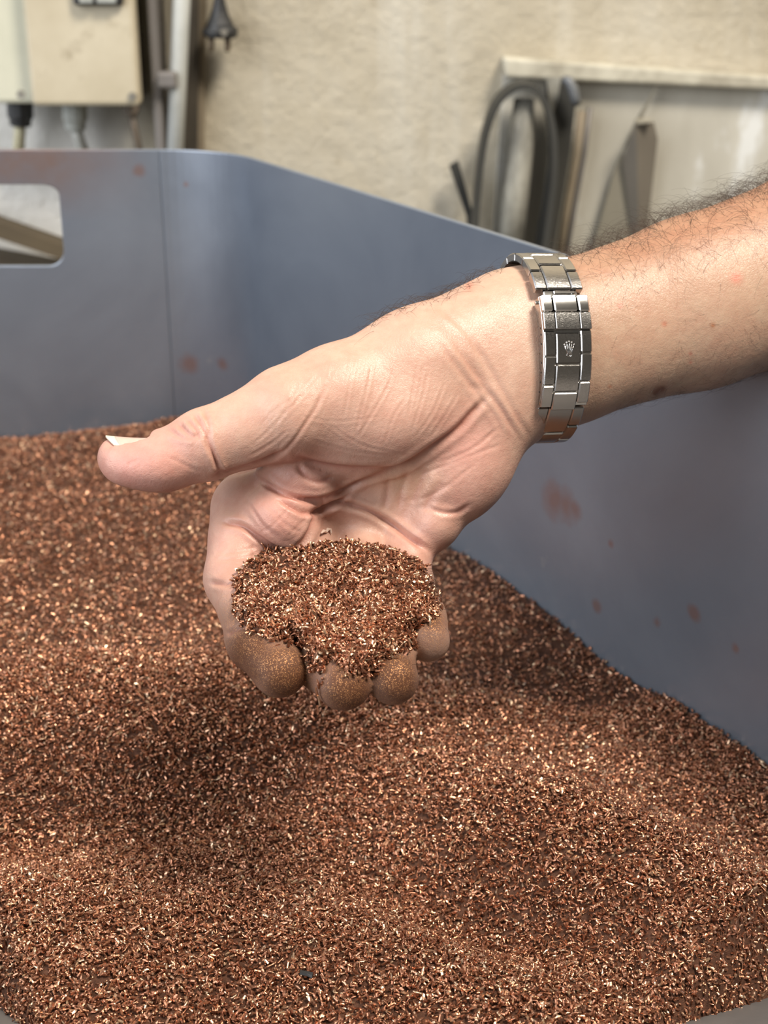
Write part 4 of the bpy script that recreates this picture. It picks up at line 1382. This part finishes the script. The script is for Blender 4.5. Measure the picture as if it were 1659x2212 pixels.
box = empty('control_box', wp(160, 120, 0.03).tolist())
tag(box, 'cream plastic electrical box on the wall with cable glands underneath', 'control box')
slab(-60, -260, 292, 224, 0.0, 0.060).obj('body', M['plastic_body'], box, bevel=0.004)
slab(24, -255, 302, 229, 0.056, 0.078).obj('cover', M['plastic_cream'], box, bevel=0.004)
for (x, y) in ((45, 204), (286, 208)):
    p = wp(x, y, 0.0785)
    MB().tube([p, p + np.array([0, -0.0025, 0])], [0.0042, 0.0036], 14).obj('screw', M['screw'], box)
sw = slab(152, -60, 266, 12, 0.078, 0.086).obj('switch_panel', M['plastic_black'], box, bevel=0.003)
for x0, x1 in ((168, 200), (206, 250)):
    slab(x0, -40, x1, 6, 0.086, 0.089).obj('rocker', M['plastic_grey'], sw)
lb = slab(-40, -60, 9, 115, 0.0555, 0.0562).obj('label_sticker', M['white_label'], box)
lb['label'] = 'white sticker on the side of the box'
for (y0, y1) in ((62, 72), (84, 92)):
    slab(-12, y0, 5, y1, 0.0562, 0.0565).obj('printed_mark', M['plastic_black'], lb)
for (x, w, mg, mc, y1, cx1, hex_) in ((44, 28, 'plastic_black', 'cable_cream', 272, 40, 1), (162, 27, 'plastic_grey', 'cable_grey', 280, 182, 1), (283, 17, 'cable_brown', 'cable_brown', 250, 303, 0)):
    zc = wp(x, 232, 0.035); ze = wp(x, y1, 0.035); rr_ = (wp(x + w, 240, 0.035) - wp(x, 240, 0.035))[0]
    MB().tube([zc + np.array([0, 0, 0.006]), zc * 0.45 + ze * 0.55, zc * 0.4 + ze * 0.6, ze], [rr_, rr_, rr_ * 0.86, rr_ * 0.8], 12).obj('cable_gland', M[mg], box, bevel=0.0006)
    e1 = wp(cx1, 330, 0.03); e2 = wp(cx1 + 2, 378, 0.0)
    MB().tube([ze + np.array([0, 0, 0.004]), ze * 0.6 + e1 * 0.4, e1, e2], rr_ * 0.45, 10).obj('cable', M[mc], box, smooth=True)

o = slab(298, -300, 364, 470, 0.0, 0.052).obj('steel_channel', M['channel'], bevel=0.002)
tag(o, 'dull grey steel channel running up the wall beside the cream box', 'channel')
cd = empty('conduit_pipe', wp(385, 200, 0.02).tolist())
tag(cd, 'pale grey round conduit clipped to the wall next to the steel channel', 'conduit')
pA, pB = wp(405, -300, 0.045), wp(372, 470, 0.045)
MB().tube([pA, (pA + pB) / 2, pB], 0.0085, 16).obj('pipe', M['conduit'], cd, smooth=True)
clp = slab(338, 155, 382, 192, 0.05, 0.062).obj('clip', M['channel'], cd, bevel=0.003)
dk = empty('cable_duct', wp(420, 200, 0.01).tolist())
tag(dk, 'narrow dark cable duct with brown edge right of the conduit', 'cable duct')
a0, a1, b0, b1 = wp(404, -300, 0.02), wp(432, -300, 0.02), wp(392, 470, 0.02), wp(424, 470, 0.02)
MB().quadbox([a0, a1, b1, b0], (0, 0.019, 0)).obj('duct_body', M['duct'], dk)
a0, a1, b0, b1 = wp(433, -300, 0.012), wp(446, -300, 0.012), wp(424.5, 470, 0.012), wp(437, 470, 0.012)
MB().quadbox([a0, a1, b1, b0], (0, 0.0115, 0)).obj('edge_strip', M['duct_edge'], dk)

plug = empty('power_plug', wp(475, 60, 0.03).tolist())
tag(plug, 'black two-pin power plug hanging by its cord on the wall', 'plug')
PYs = ((-4, 12), (10, 15), (25, 19), (40, 25), (52, 31), (60, 33))
ax_ = [wp(474 + 0.02 * y, y, 0.032) for y, _ in PYs]
sc_ = (wp(101, 40, 0.03) - wp(100, 40, 0.03))[0]
MB().tube(ax_, [r_ * sc_ * 0.95 for _, r_ in PYs], 14).obj('plug_body', M['plastic_black'], plug, smooth=False, bevel=0.0005)
MB().tube([wp(475, 59, 0.032), wp(475.5, 66, 0.032), wp(476, 76, 0.032), wp(476, 81, 0.032)], [r_ * sc_ for r_ in (36, 39, 38, 33)], 14).obj('plug_collar', M['plastic_black'], plug)
MB().tube([wp(484, 70, 0.052), wp(484, 70, 0.047)], 0.0035, 10).obj('plug_screw', M['screw'], plug)
for x in (457, 492):
    MB().tube([wp(x, 80, 0.032), wp(x - 0.5, 104, 0.032), wp(x - 0.6, 112, 0.032)], [0.0032, 0.0032, 0.0022], 8).obj('pin', M['brass'], plug, smooth=True)
MB().tube([wp(474, 4, 0.032), wp(474, -80, 0.03), wp(472, -300, 0.02)], 0.0042, 8).obj('cord', M['plastic_black'], plug, smooth=True)

# seen through the hand hole
bd = MB().quadbox([wp(-80, 455, 0.05), wp(220, 560, 0.05), wp(220, 590, 0.05), wp(-80, 490, 0.05)], (0, 0.03, 0)).obj('leaning_rail', M['wood_dark'])  # dark brown strip slanting across the wall
tag(bd, 'dark rail slanting along the wall, seen through the hand hole', 'rail')
b2 = MB().quadbox([wp(-80, 535, 0.03), wp(220, 590, 0.03), wp(220, 900, 0.03), wp(-80, 900, 0.03)], (0, 0.025, 0)).obj('wall_board', M['wood_dark'])  # dark sheet added where the low wall lies in shade
tag(b2, 'brown board low on the wall below the slanting rail', 'board')

# ------------------------------------------------------------------ things on the back wall, right
pn = empty('sheet_panel', wp(1400, 400, 0.01).tolist())
tag(pn, 'large pale scuffed sheet panel with a top rail mounted on the wall', 'panel')
MB().quadbox([wp(1088, 160, 0.014), wp(1900, 200, 0.014), wp(1900, 900, 0.014), wp(1040, 900, 0.014)], (0, 0.0135, 0)).obj('sheet', M['panel'], pn)
MB().quadbox([wp(1086, 124, 0.03), wp(1900, 182, 0.03), wp(1900, 206, 0.03), wp(1092, 168, 0.03)], (0, 0.0295, 0)).obj('top_rail', M['panel_rail'], pn, bevel=0.003)

lpth = smooth_line([(1020, 640), (1024, 520), (1032, 400), (1045, 300), (1070, 225), (1108, 188), (1146, 186), (1175, 215), (1192, 280), (1194, 370), (1182, 470), (1160, 640)], 4)
mb = MB(); V = []
for i, q in enumerate(lpth):
    c = wp(q[0], q[1], 0.055); nx_ = wp(*lpth[min(i + 1, len(lpth) - 1)], 0.055) - wp(*lpth[max(i - 1, 0)], 0.055)
    nx_ /= np.linalg.norm(nx_); s_ = np.array([nx_[2], 0, -nx_[0]]) * 0.0028
    V += [c + s_ + (0, -0.018, 0), c - s_ + (0, -0.018, 0), c - s_ + (0, 0.018, 0), c + s_ + (0, 0.018, 0)]
n = len(lpth)
o = mb.add(V, [(i * 4 + k, i * 4 + (k + 1) % 4, (i + 1) * 4 + (k + 1) % 4, (i + 1) * 4 + k) for i in range(n - 1) for k in range(4)] + [(0, 1, 2, 3), tuple((n - 1) * 4 + k for k in (3, 2, 1, 0))]).obj('drive_belt', M['rubber'], smooth=False)
tag(o, 'flat black rubber belt hanging in a tall narrow loop on the wall', 'belt')
o = MB().tube([wp(1132, 214, 0.05), wp(1126, 300, 0.05), wp(1112, 420, 0.05), wp(1085, 640, 0.05)], [0.010, 0.0135, 0.0145, 0.015], 14).obj('dusty_pipe', M['dusty_pipe'], smooth=True)
tag(o, 'dusty mottled grey pipe standing inside the hanging belt loop', 'pipe')
st_ = empty('rubber_strap', wp(1215, 300, 0.05).tolist())
tag(st_, 'wide dark rubber strap hanging right of the belt loop', 'strap')
MB().quadbox([wp(1178, 172, 0.045), wp(1232, 170, 0.045), wp(1243, 230, 0.045), wp(1232, 330, 0.045), wp(1180, 640, 0.045), wp(1135, 640, 0.045), wp(1190, 330, 0.045)], (0, 0.006, 0)).obj('strap', M['rubber'], st_, bevel=0.001)
MB().quadbox([wp(1180, 170, 0.047), wp(1212, 168, 0.047), wp(1205, 215, 0.047), wp(1192, 255, 0.047)], (0, 0.0015, 0)).obj('worn_patch', M['dusty_pipe'], st_)
o = MB().tube([wp(1216, 170, 0.06), wp(1228, 174, 0.062), wp(1238, 192, 0.062), wp(1243, 212, 0.062), wp(1246, 226, 0.06)], [0.003, 0.005, 0.0052, 0.005, 0.004], 10).obj('wall_hook', M['hook'], smooth=True)
tag(o, 'short curved dark hook at the top of the rubber strap', 'hook')
o = MB().tube([wp(1256, 240, 0.04), wp(1246, 330, 0.04), wp(1225, 450, 0.04), wp(1195, 640, 0.04)], 0.0042, 8).obj('tan_cord', M['duct_edge'], smooth=True)
tag(o, 'thin tan cord hanging close beside the dark strap', 'cord')
o = MB().tube([wp(1274, 232, 0.035), wp(1262, 330, 0.035), wp(1240, 450, 0.035), wp(1208, 640, 0.035)], 0.0028, 8).obj('grey_cable', M['channel'], smooth=True)
tag(o, 'thin dark grey cable hanging right of the tan cord', 'cable')
fn = empty('folded_sheet', wp(1370, 350, 0.03).tolist())
tag(fn, 'grey-brown folded metal sheet tapering to a point below the rail', 'folded sheet')
MB().quadbox([wp(1420, 185, 0.03), wp(1374, 262, 0.03), wp(1330, 360, 0.03), wp(1285, 520, 0.03), wp(1275, 640, 0.03), wp(1400, 640, 0.03), wp(1345, 330, 0.03), wp(1385, 262, 0.03)], (0, 0.004, 0)).obj('left_leaf', M['fin'], fn)
A_, B_, C_, D_ = wp(1374, 270, 0.05), wp(1412, 264, 0.036), wp(1421, 300, 0.032), wp(1378, 640, 0.02)
MB().quadbox([wp(1345, 345, 0.036), A_, B_, C_, wp(1405, 440, 0.03), wp(1382, 640, 0.03)], (0, 0.004, 0)).obj('right_leaf', M['fin_dark'], fn)
MB().quadbox([wp(1374, 260, 0.052), wp(1408, 257, 0.052), wp(1410, 263, 0.052), wp(1376, 267, 0.052)], (0, 0.01, 0)).obj('bright_edge', M['panel_rail'], fn)
o = MB().quadbox([wp(970, 358, 0.03), wp(990, 347, 0.03), wp(1024, 470, 0.03), wp(1030, 560, 0.03), wp(1012, 560, 0.03), wp(1008, 470, 0.03)], (0, 0.006, 0)).obj('strap_end', M['rubber'], bevel=0.001)
tag(o, 'short dark strap end leaning left of the belt loop', 'strap')
